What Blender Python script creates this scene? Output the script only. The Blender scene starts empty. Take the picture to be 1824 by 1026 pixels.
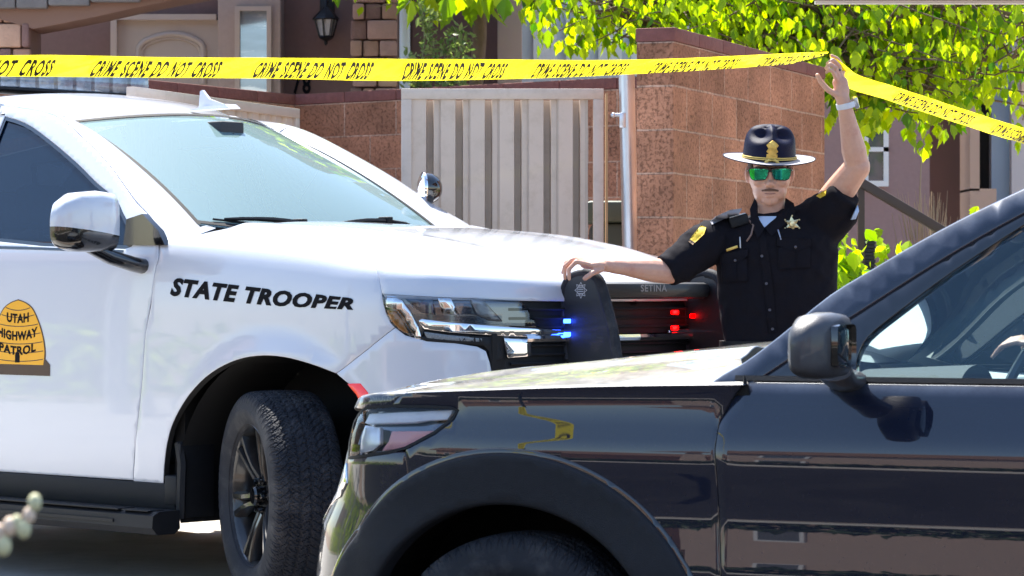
import bpy, bmesh, math, random
import numpy as np
from mathutils import Vector, Matrix
from mathutils.geometry import delaunay_2d_cdt
random.seed(7); RNG = np.random.default_rng(7)
R = math.radians
SC = bpy.context.scene
COL = SC.collection
# ------------------------------------------------------------------ camera
FPX = 5300.0; CH = 1.22
cam = bpy.data.objects.new('camera', bpy.data.cameras.new('camera'))
COL.objects.link(cam); SC.camera = cam
cam.location = (0, 0, CH); cam.rotation_euler = (R(90), 0, 0)
cam.data.sensor_width = 36; cam.data.lens = FPX * 36 / 1824
cam.data.clip_start = 0.3; cam.data.clip_end = 3000
cam.data.dof.use_dof = True; cam.data.dof.focus_distance = 10.9; cam.data.dof.aperture_fstop = 11
# ------------------------------------------------------------------ light
SUN_AZ = math.atan2(-0.35, 0.80); SUN_EL = R(62)
w = bpy.data.worlds.new('World'); SC.world = w; w.use_nodes = True
nt = w.node_tree; bg = nt.nodes['Background']
sky = nt.nodes.new('ShaderNodeTexSky'); sky.sky_type = 'NISHITA'; sky.sun_disc = False
sky.sun_elevation = SUN_EL; sky.sun_rotation = SUN_AZ; sky.air_density = 1.0; sky.dust_density = 0.6; sky.ozone_density = 1.2
nt.links.new(sky.outputs[0], bg.inputs[0]); bg.inputs[1].default_value = 0.12
sun = bpy.data.objects.new('sun', bpy.data.lights.new('sun', 'SUN')); COL.objects.link(sun)
sun.data.energy = 5.0; sun.data.angle = R(0.5); sun.data.color = (1.0, 0.95, 0.86)
sd = Vector((math.sin(SUN_AZ) * math.cos(SUN_EL), math.cos(SUN_AZ) * math.cos(SUN_EL), math.sin(SUN_EL)))
sun.rotation_euler = sd.to_track_quat('Z', 'Y').to_euler(); sun.location = sd * 40
SC.view_settings.view_transform = 'Standard'; SC.view_settings.look = 'None'
SC.view_settings.exposure = 1.6; SC.view_settings.gamma = 1
SC.cycles.max_bounces = 10; SC.cycles.transparent_max_bounces = 24
SC.cycles.sample_clamp_indirect = 8

# ------------------------------------------------------------------ materials
def node(nt, t, **k):
    n = nt.nodes.new(t)
    for a, b in k.items(): setattr(n, a, b)
    return n
MATS = {}
def mat(name, col=(.5, .5, .5), rough=.5, metal=0, coat=0, var=0, vscale=8, bump=0, bscale=60, spec=.5, emit=None, es=0,
        col2=None, c2scale=3, c2lo=.45, c2hi=.6, sheen=0, detail=6, stretch=None, coatr=.03):
    if name in MATS: return MATS[name]
    m = bpy.data.materials.new(name); m.use_nodes = True; nt = m.node_tree
    p = nt.nodes['Principled BSDF']
    p.inputs['Base Color'].default_value = (*col, 1); p.inputs['Roughness'].default_value = rough
    p.inputs['Metallic'].default_value = metal; p.inputs['Coat Weight'].default_value = coat
    p.inputs['Coat Roughness'].default_value = coatr; p.inputs['Specular IOR Level'].default_value = spec
    p.inputs['Sheen Weight'].default_value = sheen
    tc = node(nt, 'ShaderNodeTexCoord'); src = tc.outputs['Object']
    if stretch:
        mp = node(nt, 'ShaderNodeMapping'); mp.inputs['Scale'].default_value = stretch
        nt.links.new(src, mp.inputs[0]); src = mp.outputs[0]
    cs = None
    if var or col2:
        n = node(nt, 'ShaderNodeTexNoise'); n.inputs['Scale'].default_value = vscale; n.inputs['Detail'].default_value = detail
        nt.links.new(src, n.inputs[0])
        mx = node(nt, 'ShaderNodeMix', data_type='RGBA')
        mx.inputs[6].default_value = (*[c * (1 - var) for c in col], 1); mx.inputs[7].default_value = (*[min(1, c * (1 + var)) for c in col], 1)
        nt.links.new(n.outputs[0], mx.inputs[0]); cs = mx.outputs[2]
        if col2:
            n2 = node(nt, 'ShaderNodeTexNoise'); n2.inputs['Scale'].default_value = c2scale; n2.inputs['Detail'].default_value = 8
            n2.inputs['Roughness'].default_value = .7
            nt.links.new(src, n2.inputs[0])
            rp = node(nt, 'ShaderNodeMapRange'); rp.inputs[1].default_value = c2lo; rp.inputs[2].default_value = c2hi
            nt.links.new(n2.outputs[0], rp.inputs[0])
            mx2 = node(nt, 'ShaderNodeMix', data_type='RGBA'); mx2.inputs[7].default_value = (*col2, 1)
            nt.links.new(rp.outputs[0], mx2.inputs[0]); nt.links.new(cs, mx2.inputs[6]); cs = mx2.outputs[2]
        nt.links.new(cs, p.inputs['Base Color'])
    if bump:
        n = node(nt, 'ShaderNodeTexNoise'); n.inputs['Scale'].default_value = bscale; n.inputs['Detail'].default_value = 5
        nt.links.new(src, n.inputs[0])
        b = node(nt, 'ShaderNodeBump'); b.inputs['Strength'].default_value = bump; b.inputs['Distance'].default_value = .01
        nt.links.new(n.outputs[0], b.inputs['Height']); nt.links.new(b.outputs[0], p.inputs['Normal'])
    if emit:
        p.inputs['Emission Color'].default_value = (*emit, 1); p.inputs['Emission Strength'].default_value = es
    MATS[name] = m
    return m
def glass(name, tint, refl=1.0, ior=1.5, rough=0.0, body=None, bodyw=0.0):
    """thin sheet: fresnel mix of tinted see-through and mirror reflection (works the same for every ray)"""
    m = bpy.data.materials.new(name); m.use_nodes = True; nt = m.node_tree
    nt.nodes.remove(nt.nodes['Principled BSDF']); out = nt.nodes['Material Output']
    t = node(nt, 'ShaderNodeBsdfTransparent'); t.inputs[0].default_value = (*tint, 1)
    g = node(nt, 'ShaderNodeBsdfGlossy'); g.inputs['Roughness'].default_value = rough; g.inputs[0].default_value = (refl, refl, refl, 1)
    f = node(nt, 'ShaderNodeFresnel'); f.inputs[0].default_value = ior
    x = node(nt, 'ShaderNodeMixShader'); nt.links.new(f.outputs[0], x.inputs[0])
    base = t.outputs[0]
    if body:
        d = node(nt, 'ShaderNodeBsdfDiffuse'); d.inputs[0].default_value = (*body, 1)
        y = node(nt, 'ShaderNodeMixShader'); y.inputs[0].default_value = bodyw
        nt.links.new(t.outputs[0], y.inputs[1]); nt.links.new(d.outputs[0], y.inputs[2]); base = y.outputs[0]
    nt.links.new(base, x.inputs[1]); nt.links.new(g.outputs[0], x.inputs[2]); nt.links.new(x.outputs[0], out.inputs[0])
    return m
def leafmat(name, a, b, trans=.5):
    m = bpy.data.materials.new(name); m.use_nodes = True; nt = m.node_tree
    p = nt.nodes['Principled BSDF']; out = nt.nodes['Material Output']
    oi = node(nt, 'ShaderNodeAttribute', attribute_name='lv')
    mx = node(nt, 'ShaderNodeMix', data_type='RGBA'); mx.inputs[6].default_value = (*a, 1); mx.inputs[7].default_value = (*b, 1)
    nt.links.new(oi.outputs['Fac'], mx.inputs[0]); nt.links.new(mx.outputs[2], p.inputs['Base Color'])
    p.inputs['Roughness'].default_value = .45
    tr = node(nt, 'ShaderNodeBsdfTranslucent')
    hs = node(nt, 'ShaderNodeHueSaturation'); hs.inputs['Value'].default_value = 1.5; hs.inputs['Saturation'].default_value = 1.25
    nt.links.new(mx.outputs[2], hs.inputs['Color']); nt.links.new(hs.outputs[0], tr.inputs[0])
    s = node(nt, 'ShaderNodeMixShader'); s.inputs[0].default_value = trans
    nt.links.new(p.outputs[0], s.inputs[1]); nt.links.new(tr.outputs[0], s.inputs[2]); nt.links.new(s.outputs[0], out.inputs[0])
    return m
def dustpaint(name, col, dust, metal=.0, rough=.35, flake=.0, dlo=.5, dhi=.8, coat=1):
    """clear-coated car paint; fine dust lies on the faces that look up (a real property of dust: it settles on level panels)"""
    m = bpy.data.materials.new(name); m.use_nodes = True; nt = m.node_tree
    p = nt.nodes['Principled BSDF']; p.inputs['Metallic'].default_value = metal
    p.inputs['Coat Weight'].default_value = coat; p.inputs['Coat Roughness'].default_value = .008; p.inputs['Coat IOR'].default_value = 1.65; p.inputs['Specular IOR Level'].default_value = .15; p.inputs['Roughness'].default_value = rough
    tc = node(nt, 'ShaderNodeTexCoord'); ge = node(nt, 'ShaderNodeNewGeometry')
    n = node(nt, 'ShaderNodeTexNoise'); n.inputs['Scale'].default_value = 5; n.inputs['Detail'].default_value = 8; n.inputs['Roughness'].default_value = .75
    nt.links.new(tc.outputs['Object'], n.inputs[0])
    sp = node(nt, 'ShaderNodeTexNoise'); sp.inputs['Scale'].default_value = 140; sp.inputs['Detail'].default_value = 3
    nt.links.new(tc.outputs['Object'], sp.inputs[0])
    sx = node(nt, 'ShaderNodeSeparateXYZ'); nt.links.new(ge.outputs['Normal'], sx.inputs[0])
    up = node(nt, 'ShaderNodeMapRange'); up.inputs[1].default_value = .3; up.inputs[2].default_value = .95; nt.links.new(sx.outputs[2], up.inputs[0])
    r1 = node(nt, 'ShaderNodeMapRange'); r1.inputs[1].default_value = .22; r1.inputs[2].default_value = .62
    nt.links.new(n.outputs[0], r1.inputs[0])
    r2 = node(nt, 'ShaderNodeMapRange'); r2.inputs[1].default_value = dlo; r2.inputs[2].default_value = dhi
    nt.links.new(sp.outputs[0], r2.inputs[0])
    a = node(nt, 'ShaderNodeMath', operation='MULTIPLY'); nt.links.new(up.outputs[0], a.inputs[0]); nt.links.new(r1.outputs[0], a.inputs[1])
    b = node(nt, 'ShaderNodeMath', operation='MAXIMUM')
    c = node(nt, 'ShaderNodeMath', operation='MULTIPLY'); c.inputs[1].default_value = flake; nt.links.new(r2.outputs[0], c.inputs[0])
    nt.links.new(a.outputs[0], b.inputs[0]); nt.links.new(c.outputs[0], b.inputs[1])
    k = node(nt, 'ShaderNodeMath', operation='MULTIPLY'); k.inputs[1].default_value = .7; nt.links.new(b.outputs[0], k.inputs[0])
    mx = node(nt, 'ShaderNodeMix', data_type='RGBA'); mx.inputs[6].default_value = (*col, 1); mx.inputs[7].default_value = (*dust, 1)
    nt.links.new(k.outputs[0], mx.inputs[0]); nt.links.new(mx.outputs[2], p.inputs['Base Color'])
    return m
M = {}
M['white'] = mat('white_paint', (.55, .575, .64), .3, coat=1, var=.015, vscale=3)
M['navy'] = dustpaint('dark_paint', (.0012, .004, .018), (.18, .22, .30), rough=.35, flake=.04, dlo=.62, dhi=.86)
M['navy_hood'] = dustpaint('dusty_dark_paint', (.006, .01, .025), (.62, .60, .54), rough=.3, flake=.25, dlo=.5, dhi=.72)  # dust colour and coverage also carry the hood's white glare
M['plastic'] = mat('black_plastic', (.010, .0105, .013), .6, spec=.3, var=.2, vscale=40, bump=.15, bscale=300)
M['clad'] = mat('grey_cladding', (.012, .013, .018), .6, spec=.3, var=.25, vscale=60, bump=.3, bscale=500)
M['gloss'] = mat('gloss_black', (.006, .006, .007), .12, coat=1)
M['rub'] = mat('rubber', (.018, .020, .027), .72, spec=.3, var=.35, vscale=14, bump=.2, bscale=200, col2=(.07, .068, .07), c2scale=7, c2lo=.5, c2hi=.75)
M['rim'] = mat('black_rim', (.012, .012, .014), .28, coat=.5, var=.3, vscale=12, col2=(.05, .048, .045), c2scale=16, c2lo=.55, c2hi=.75)
M['chrome'] = mat('chrome', (.75, .76, .78), .08, metal=1)
M['dchrome'] = mat('dark_chrome', (.12, .13, .15), .15, metal=1)
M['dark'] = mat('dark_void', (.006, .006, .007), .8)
M['seat'] = mat('dark_upholstery', (.03, .032, .038), .75, bump=.2, bscale=200)
M['dash'] = mat('dash_vinyl', (.16, .17, .19), .45, bump=.2, bscale=300)
M['shield'] = glass('windshield_glass', (.62, .80, .82), ior=1.6, body=(.66, .97, 1.0), bodyw=.22)  # pale cyan body stands in for the sky's reflection
M['tint'] = glass('tinted_glass', (.05, .07, .10), ior=1.42, body=(.008, .04, .10), bodyw=.25)
M['clear'] = glass('clear_glass', (.75, .90, .93), ior=1.5, body=(.1, .3, .45), bodyw=.10)
M['lens'] = glass('lamp_lens', (.86, .88, .9), ior=1.6)
M['amber'] = mat('amber_reflector', (.5, .22, .04), .2, coat=1, var=.4, vscale=300)
M['redlens'] = mat('red_reflector', (.75, .02, .01), .15, coat=1, emit=(.8, .01, 0), es=.12)  # faint emission makes it glow, though it is no lamp
M['black_ink'] = mat('black_vinyl', (.003, .003, .006), .6, spec=.1)

# ------------------------------------------------------------------ mesh helpers
def link(o, parent=None):
    COL.objects.link(o)
    if parent is not None: o.parent = parent
    return o
def mesh(name, v, f, m=None, parent=None, smooth=True, mats=None, mi=None):
    me = bpy.data.meshes.new(name); me.from_pydata([tuple(map(float, p)) for p in v], [], f); me.validate()
    if mats:
        for x in mats: me.materials.append(x)
        if mi is not None:
            for p, k in zip(me.polygons, mi): p.material_index = k
    elif m: me.materials.append(m)
    if smooth: me.polygons.foreach_set('use_smooth', [True] * len(me.polygons))
    me.update()
    return link(bpy.data.objects.new(name, me), parent)
def empty(name, label=None, cat=None, loc=(0, 0, 0), rz=0, group=None):
    o = bpy.data.objects.new(name, None); COL.objects.link(o); o.location = loc; o.rotation_euler = (0, 0, rz); o.empty_display_size = .2
    if label: tag(o, label, cat, group)
    return o
def tag(o, label, cat=None, group=None):
    o['label'] = label
    if cat: o['category'] = cat
    if group: o['group'] = group
    return o
def struct(o): o['kind'] = 'structure'; return o
class G:
    """collects shapes into one mesh"""
    def __init__(s): s.v = []; s.f = []; s.m = []
    def add(s, v, f, mi=0):
        b = len(s.v); s.v += [tuple(map(float, p)) for p in v]; s.f += [tuple(i + b for i in q) for q in f]; s.m += [mi] * len(f); return s
    def box(s, x0, x1, y0, y1, z0, z1, mi=0, bev=0, mtx=None):
        bm = bmesh.new(); bmesh.ops.create_cube(bm, size=1)
        for q in bm.verts: q.co = Vector(((x0 + x1) / 2 + q.co.x * (x1 - x0), (y0 + y1) / 2 + q.co.y * (y1 - y0), (z0 + z1) / 2 + q.co.z * (z1 - z0)))
        if bev: bmesh.ops.bevel(bm, geom=bm.edges[:], offset=bev, segments=2, affect='EDGES', profile=.5)
        if mtx is not None: bm.transform(mtx)
        bm.verts.index_update(); v = [q.co[:] for q in bm.verts]; f = [[q.index for q in p.verts] for p in bm.faces]; bm.free()
        return s.add(v, f, mi)
    def tube(s, pts, r, n=10, mi=0, cap=True, ell=None):
        pts = [Vector(p) for p in pts]; rs = r if hasattr(r, '__len__') else [r] * len(pts)
        v = []; f = []; up = None
        for i, p in enumerate(pts):
            d = (pts[min(i + 1, len(pts) - 1)] - pts[max(i - 1, 0)]).normalized()
            if up is None:
                up = Vector((0, 0, 1)) if abs(d.z) < .9 else Vector((0, 1, 0))
            a = d.cross(up).normalized(); b = a.cross(d).normalized(); up = b
            for k in range(n):
                t = 2 * math.pi * k / n; v.append(p + (a * math.cos(t) + b * math.sin(t) * (ell or 1)) * rs[i])
        for i in range(len(pts) - 1):
            for k in range(n):
                f.append((i * n + k, i * n + (k + 1) % n, (i + 1) * n + (k + 1) % n, (i + 1) * n + k))
        if cap: f.append(tuple(range(n))[::-1]); f.append(tuple((len(pts) - 1) * n + k for k in range(n)))
        return s.add(v, f, mi)
    def ball(s, c, r, n=16, m=10, mi=0, mtx=None):
        r = r if hasattr(r, '__len__') else (r, r, r); v = [(0, 0, 1)]; f = []
        for i in range(1, m):
            for k in range(n):
                a = math.pi * i / m; b = 2 * math.pi * k / n; v.append((math.sin(a) * math.cos(b), math.sin(a) * math.sin(b), math.cos(a)))
        v.append((0, 0, -1))
        for k in range(n): f.append((0, 1 + k, 1 + (k + 1) % n)); f.append((len(v) - 1, 1 + (m - 2) * n + (k + 1) % n, 1 + (m - 2) * n + k))
        for i in range(m - 2):
            for k in range(n): f.append((1 + i * n + k, 1 + (i + 1) * n + k, 1 + (i + 1) * n + (k + 1) % n, 1 + i * n + (k + 1) % n))
        q = [Vector((a * r[0], b * r[1], cc * r[2])) for a, b, cc in v]
        if mtx is not None: q = [mtx @ a for a in q]
        return s.add([a + Vector(c) for a in q], f, mi)
    def lathe(s, prof, n=32, axis='z', c=(0, 0, 0), mi=0, closed=False):
        v = []; f = []
        for (r_, h) in prof:
            for k in range(n):
                t = 2 * math.pi * k / n; a, b = r_ * math.cos(t), r_ * math.sin(t)
                v.append({'z': (a, b, h), 'y': (a, h, b), 'x': (h, a, b)}[axis])
        m = len(prof)
        for i in range(m if closed else m - 1):
            for k in range(n): f.append((i * n + k, i * n + (k + 1) % n, ((i + 1) % m) * n + (k + 1) % n, ((i + 1) % m) * n + k))
        return s.add([(p[0] + c[0], p[1] + c[1], p[2] + c[2]) for p in v], f, mi)
    def prism(s, poly, y0, y1, mi=0, plane='xz'):
        """extrude a 2D polygon; plane xz extrudes along y"""
        n = len(poly)
        mk = {'xz': lambda a, b, h: (a, h, b), 'xy': lambda a, b, h: (a, b, h), 'yz': lambda a, b, h: (h, a, b)}[plane]
        v = [mk(a, b, y0) for a, b in poly] + [mk(a, b, y1) for a, b in poly]
        f = [tuple(range(n)), tuple(range(2 * n - 1, n - 1, -1))] + [(i, i + n, (i + 1) % n + n, (i + 1) % n) for i in range(n)]
        return s.add(v, f, mi)
    def make(s, name, m=None, parent=None, smooth=True, mats=None, auto=35):
        o = mesh(name, s.v, s.f, m, parent, smooth, mats, s.m if mats else None)
        if smooth and auto: autosmooth(o, auto)
        return o
def autosmooth(o, ang=35):
    bm = bmesh.new(); bm.from_mesh(o.data); bmesh.ops.recalc_face_normals(bm, faces=bm.faces[:])
    for e in bm.edges:
        if len(e.link_faces) == 2 and e.calc_face_angle(0) > R(ang): e.smooth = False
    bm.to_mesh(o.data); bm.free()
def evaluated(o):
    dg = bpy.context.evaluated_depsgraph_get(); dg.update()
    return bpy.data.meshes.new_from_object(o.evaluated_get(dg))
def interp(x, xs, ys): return np.interp(x, xs, ys)
def sm(xs, ys):
    """smooth (monotone cubic) 1D interpolation"""
    xs = np.array(xs, float); ys = np.array(ys, float); h = np.diff(xs); d = np.diff(ys) / h
    m = np.zeros(len(xs)); m[1:-1] = np.where(d[:-1] * d[1:] > 0, 2 * d[:-1] * d[1:] / (d[:-1] + d[1:] + 1e-12), 0); m[0] = d[0]; m[-1] = d[-1]
    def f(x):
        x = np.asarray(x, float); i = np.clip(np.searchsorted(xs, x) - 1, 0, len(xs) - 2); t = (x - xs[i]) / h[i]
        tt = np.clip(t, 0, 1)
        r = (2 * tt**3 - 3 * tt**2 + 1) * ys[i] + (tt**3 - 2 * tt**2 + tt) * h[i] * m[i] + (-2 * tt**3 + 3 * tt**2) * ys[i + 1] + (tt**3 - tt**2) * h[i] * m[i + 1]
        return r + np.where(t < 0, t * h[i] * m[0], 0) + np.where(t > 1, (t - 1) * h[i] * m[-1], 0)
    return f
def spl(pts, n=6, closed=False):
    """Catmull-Rom through points"""
    P_ = [np.array(p, float) for p in pts]; out = []; N = len(P_)
    for i in range(N if closed else N - 1):
        a = P_[(i - 1) % N] if closed or i else P_[0]; b = P_[i]; c = P_[(i + 1) % N]; d = P_[(i + 2) % N] if closed or i < N - 2 else P_[-1]
        for k in range(n):
            t = k / n; out.append(.5 * ((2 * b) + (-a + c) * t + (2 * a - 5 * b + 4 * c - d) * t * t + (-a + 3 * b - 3 * c + d) * t**3))
    if not closed: out.append(P_[-1])
    return [tuple(p) for p in out]
def PX(px, py, Y): return Vector(((px - 912) / FPX * Y, Y, CH + (513 - py) / FPX * Y))

class Frame:
    def __init__(s, yaw, ox, oy, oz=0.0):
        c, n = math.cos(R(yaw)), math.sin(R(yaw)); s.fw = np.array([c, -n]); s.lf = np.array([n, c]); s.o = np.array([ox, oy]); s.oz = oz
        s.rz = math.atan2(-n, c)
    def proj(s, p):
        p = np.asarray(p); wx = s.o[0] + p[..., 0] * s.fw[0] + p[..., 1] * s.lf[0]; wy = s.o[1] + p[..., 0] * s.fw[1] + p[..., 1] * s.lf[1]
        return np.stack([912 + FPX * wx / wy, 513 - FPX * (p[..., 2] + s.oz - CH) / wy], -1)
class Surf:
    """a smooth surface fn(u,v)->local xyz; trace() turns outline points seen in the photograph into surface coordinates"""
    def __init__(s, fn, fr, u0, u1, v0, v1, flip=1):
        s.fn = fn; s.fr = fr; s.b = (u0, u1, v0, v1); s.flip = flip
        uu, vv = np.meshgrid(np.linspace(u0, u1, 60), np.linspace(v0, v1, 60)); s.g = (uu.ravel(), vv.ravel()); s.gp = fr.proj(fn(*s.g))
    def inv(s, px, py):
        if getattr(s, 'pen', None) is None or s.pf != s.flip:
            n = s.nrm(*s.g); q = s.fn(*s.g); s.pf = s.flip; wn = n[:, :1] * s.fr.fw + n[:, 1:2] * s.fr.lf; wp = s.fr.o + q[:, :1] * s.fr.fw + q[:, 1:2] * s.fr.lf
            s.pen = np.where((wn * wp).sum(1) + n[:, 2] * (q[:, 2] + s.fr.oz - CH) > .15, 1e6, 0)
        i = np.argmin((s.gp[:, 0] - px)**2 + (s.gp[:, 1] - py)**2 + s.pen); u, v = s.g[0][i], s.g[1][i]; t = np.array([px, py])
        for _ in range(12):
            e = 1e-4; p0 = s.fr.proj(s.fn(u, v)); ju = (s.fr.proj(s.fn(u + e, v)) - p0) / e; jv = (s.fr.proj(s.fn(u, v + e)) - p0) / e
            J = np.stack([ju, jv], 1); d = np.linalg.lstsq(J, t - p0, rcond=1e-6)[0]; d = np.clip(d, -.15, .15); u += d[0]; v += d[1]
            if abs(d).max() < 1e-5: break
        return (float(u), float(v))
    def trace(s, pts): return [s.inv(*p) for p in pts]
    def nrm(s, u, v):
        e = 1e-3; a = s.fn(u + e, v) - s.fn(u - e, v); b = s.fn(u, v + e) - s.fn(u, v - e); n = np.cross(a, b)
        return s.flip * n / (np.linalg.norm(n, axis=-1, keepdims=True) + 1e-12)
def inside(P_, x, y):
    P_ = np.asarray(P_); r = np.zeros(np.shape(x), bool); n = len(P_); j = n - 1
    for i in range(n):
        xi, yi = P_[i]; xj, yj = P_[j]
        c = ((yi > y) != (yj > y)) & (x < (xj - xi) * (y - yi) / (yj - yi + 1e-15) + xi); r ^= c; j = i
    return r
def area(P_): P_ = np.asarray(P_); return .5 * np.sum(P_[:, 0] * np.roll(P_[:, 1], -1) - np.roll(P_[:, 0], -1) * P_[:, 1])
def resample(P_, step, closed=True):
    out = []; P_ = [np.array(p, float) for p in P_]; n = len(P_)
    for i in range(n if closed else n - 1):
        a, b = P_[i], P_[(i + 1) % n]; L = np.linalg.norm(b - a); k = max(1, int(math.ceil(L / step)))
        if L < 1e-6: continue
        for j in range(k): out.append(a + (b - a) * j / k)
    if not closed: out.append(P_[-1])
    return out
def shrink(P_, d):
    P_ = np.asarray(P_, float); n = len(P_); s = 1 if area(P_) > 0 else -1; out = []
    for i in range(n):
        a = P_[i] - P_[i - 1]; b = P_[(i + 1) % n] - P_[i]; a = a / (np.linalg.norm(a) + 1e-12); b = b / (np.linalg.norm(b) + 1e-12)
        na = np.array([-a[1], a[0]]) * s; nb = np.array([-b[1], b[0]]) * s; m = na + nb; L = np.dot(m, na)
        m = na if abs(L) < .35 else m / max(L, .6); out.append(P_[i] + m * d)
    return out
def panel(name, S, outline, m, parent, holes=(), grid=.035, step=.02, off=0, fl=.03, gap=.0032, rnd=.0025, mats=None):
    """a skin cut out of surface S: curved sheet with a rounded, returned edge"""
    P_ = outline
    P_ = [tuple(p) for i, p in enumerate(P_) if np.linalg.norm(np.subtract(p, P_[i - 1])) > 1e-5]
    if gap: P_ = shrink(P_, gap)
    loops = [resample(P_, step)] + [resample(shrink(h, -gap) if gap else h, step) for h in holes]
    if area(loops[0]) < 0: loops[0] = loops[0][::-1]
    for i in range(1, len(loops)):
        if area(loops[i]) > 0: loops[i] = loops[i][::-1]
    vs = []; es = []
    for L in loops:
        b = len(vs); n = len(L); vs += [tuple(p) for p in L]; es += [(b + i, b + (i + 1) % n) for i in range(n)]
    nb = len(vs); A = np.array(loops[0]); x0, y0 = A.min(0); x1, y1 = A.max(0)
    gx, gy = np.meshgrid(np.arange(x0 + grid / 2, x1, grid), np.arange(y0 + grid / 2, y1, grid)); gx = gx.ravel(); gy = gy.ravel()
    ok = inside(loops[0], gx, gy)
    for L in loops[1:]: ok &= ~inside(L, gx, gy)
    gx = gx[ok]; gy = gy[ok]
    B = np.array(vs)
    if len(gx):
        d = np.min((gx[:, None] - B[None, :, 0])**2 + (gy[:, None] - B[None, :, 1])**2, 1) > (step * .5)**2; gx = gx[d]; gy = gy[d]
    vs += list(zip(gx.tolist(), gy.tolist()))
    r = delaunay_2d_cdt([Vector(p) for p in vs], es, [], 0, 1e-6)
    V = np.array([p[:] for p in r[0]]); F = []
    T = np.array([f for f in r[2] if len(f) == 3]); C = V[T].mean(1); ok = inside(loops[0], C[:, 0], C[:, 1])
    for L in loops[1:]: ok &= ~inside(L, C[:, 0], C[:, 1])
    T = T[ok]; p3 = S.fn(V[:, 0], V[:, 1]); n3 = S.nrm(V[:, 0], V[:, 1]); p3 = p3 + n3 * off
    v = p3.tolist(); F = [tuple(t) for t in T.tolist()]
    if S.flip < 0: F = [f[::-1] for f in F]
    for L in loops:
        L = np.array(L); q = S.fn(L[:, 0], L[:, 1]); nn = S.nrm(L[:, 0], L[:, 1]); q = q + nn * off
        tg = np.roll(q, -1, 0) - np.roll(q, 1, 0); tg /= np.linalg.norm(tg, axis=1, keepdims=True) + 1e-12
        o = np.cross(tg, nn) * S.flip; b = len(v); n = len(L)
        v += q.tolist() + (q + o * rnd * .7 - nn * rnd * .4).tolist() + (q + o * rnd - nn * rnd * 1.3).tolist() + (q + o * rnd - nn * fl).tolist()
        for k in range(3):
            for i in range(n):
                j = (i + 1) % n; f = (b + k * n + i, b + (k + 1) * n + i, b + (k + 1) * n + j, b + k * n + j)
                F.append(f if S.flip > 0 else f[::-1])
    gap_shade = m in (M['white'], M['navy'], M['navy_hood']); ob = mesh(name, v, F, m, parent)
    if gap_shade:
        ob.data.materials.append(M['dark']); nf = len(F); q0 = nf - 3 * sum(len(L) for L in loops); pos = q0  # deepest flange ring painted dark to stand for shade in the gaps
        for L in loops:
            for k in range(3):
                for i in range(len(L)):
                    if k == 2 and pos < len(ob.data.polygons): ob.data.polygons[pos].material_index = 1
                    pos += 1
    bm = bmesh.new(); bm.from_mesh(ob.data); bmesh.ops.remove_doubles(bm, verts=bm.verts[:], dist=1e-5)
    for e in bm.edges:
        if len(e.link_faces) == 2 and e.calc_face_angle(0) > R(50): e.smooth = False
    bm.to_mesh(ob.data); bm.free()
    return ob
def strip_on(S, line, w, off=.002, n_=None):
    """thin ribbon geometry along a (u,v) polyline"""
    L = np.array(resample(line, .02, False)); q = S.fn(L[:, 0], L[:, 1]); nn = S.nrm(L[:, 0], L[:, 1]); t = np.gradient(q, axis=0); t /= np.linalg.norm(t, axis=1, keepdims=True)
    s_ = np.cross(t, nn); n = len(L); a = q + s_ * w / 2 + nn * off; b = q - s_ * w / 2 + nn * off
    v = a.tolist() + b.tolist(); f = [(i, i + 1, n + i + 1, n + i) for i in range(n - 1)]
    return v, f
def text2d(s, size=1, bold=0, shear=0, space=1, word=1, xs=1, align='LEFT', sub=0):
    cu = bpy.data.curves.new('t', 'FONT'); cu.body = s; cu.size = size; cu.offset = bold; cu.shear = shear; cu.space_character = space; cu.space_word = word; cu.align_x = align
    cu.resolution_u = 3
    o = bpy.data.objects.new('t', cu); COL.objects.link(o); me = evaluated(o)
    bm = bmesh.new(); bm.from_mesh(me)
    if sub: bmesh.ops.triangulate(bm, faces=bm.faces[:]); bmesh.ops.subdivide_edges(bm, edges=bm.edges[:], cuts=sub, use_grid_fill=True); bmesh.ops.triangulate(bm, faces=bm.faces[:])
    bm.verts.index_update(); v = [(q.co.x * xs, q.co.y) for q in bm.verts]; f = [tuple(q.index for q in p.verts) for p in bm.faces]; bm.free()
    bpy.data.objects.remove(o); bpy.data.curves.remove(cu); bpy.data.meshes.remove(me)
    return np.array(v), f
def fit(v, w, h=None):
    """scale text so that it is w wide (and h high), origin at lower left"""
    v = v.copy(); a = v.min(0); b = v.max(0); v -= a; v[:, 0] *= w / (b[0] - a[0]); v[:, 1] *= (h / (b[1] - a[1])) if h else w / (b[0] - a[0]); return v
def decal(name, S, uv, f, m, parent, off=.0015):
    p = S.fn(uv[:, 0], uv[:, 1]) + S.nrm(uv[:, 0], uv[:, 1]) * off
    return mesh(name, p.tolist(), f, m, parent, smooth=False)
def polymesh(P_, grid=.03):
    """triangulate a flat polygon with inner points"""
    L = resample(P_, grid); A = np.array(L); n = len(L); x0, y0 = A.min(0); x1, y1 = A.max(0)
    gx, gy = np.meshgrid(np.arange(x0, x1, grid), np.arange(y0, y1, grid)); gx = gx.ravel(); gy = gy.ravel(); ok = inside(L, gx, gy); gx = gx[ok]; gy = gy[ok]
    vs = [tuple(p) for p in L] + list(zip(gx.tolist(), gy.tolist()))
    r = delaunay_2d_cdt([Vector(p) for p in vs], [(i, (i + 1) % n) for i in range(n)], [], 0, 1e-6)
    V = np.array([p[:] for p in r[0]]); T = np.array([t for t in r[2] if len(t) == 3]); C = V[T].mean(1); T = T[inside(L, C[:, 0], C[:, 1])]
    return V, [tuple(t) for t in T.tolist()]
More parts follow.
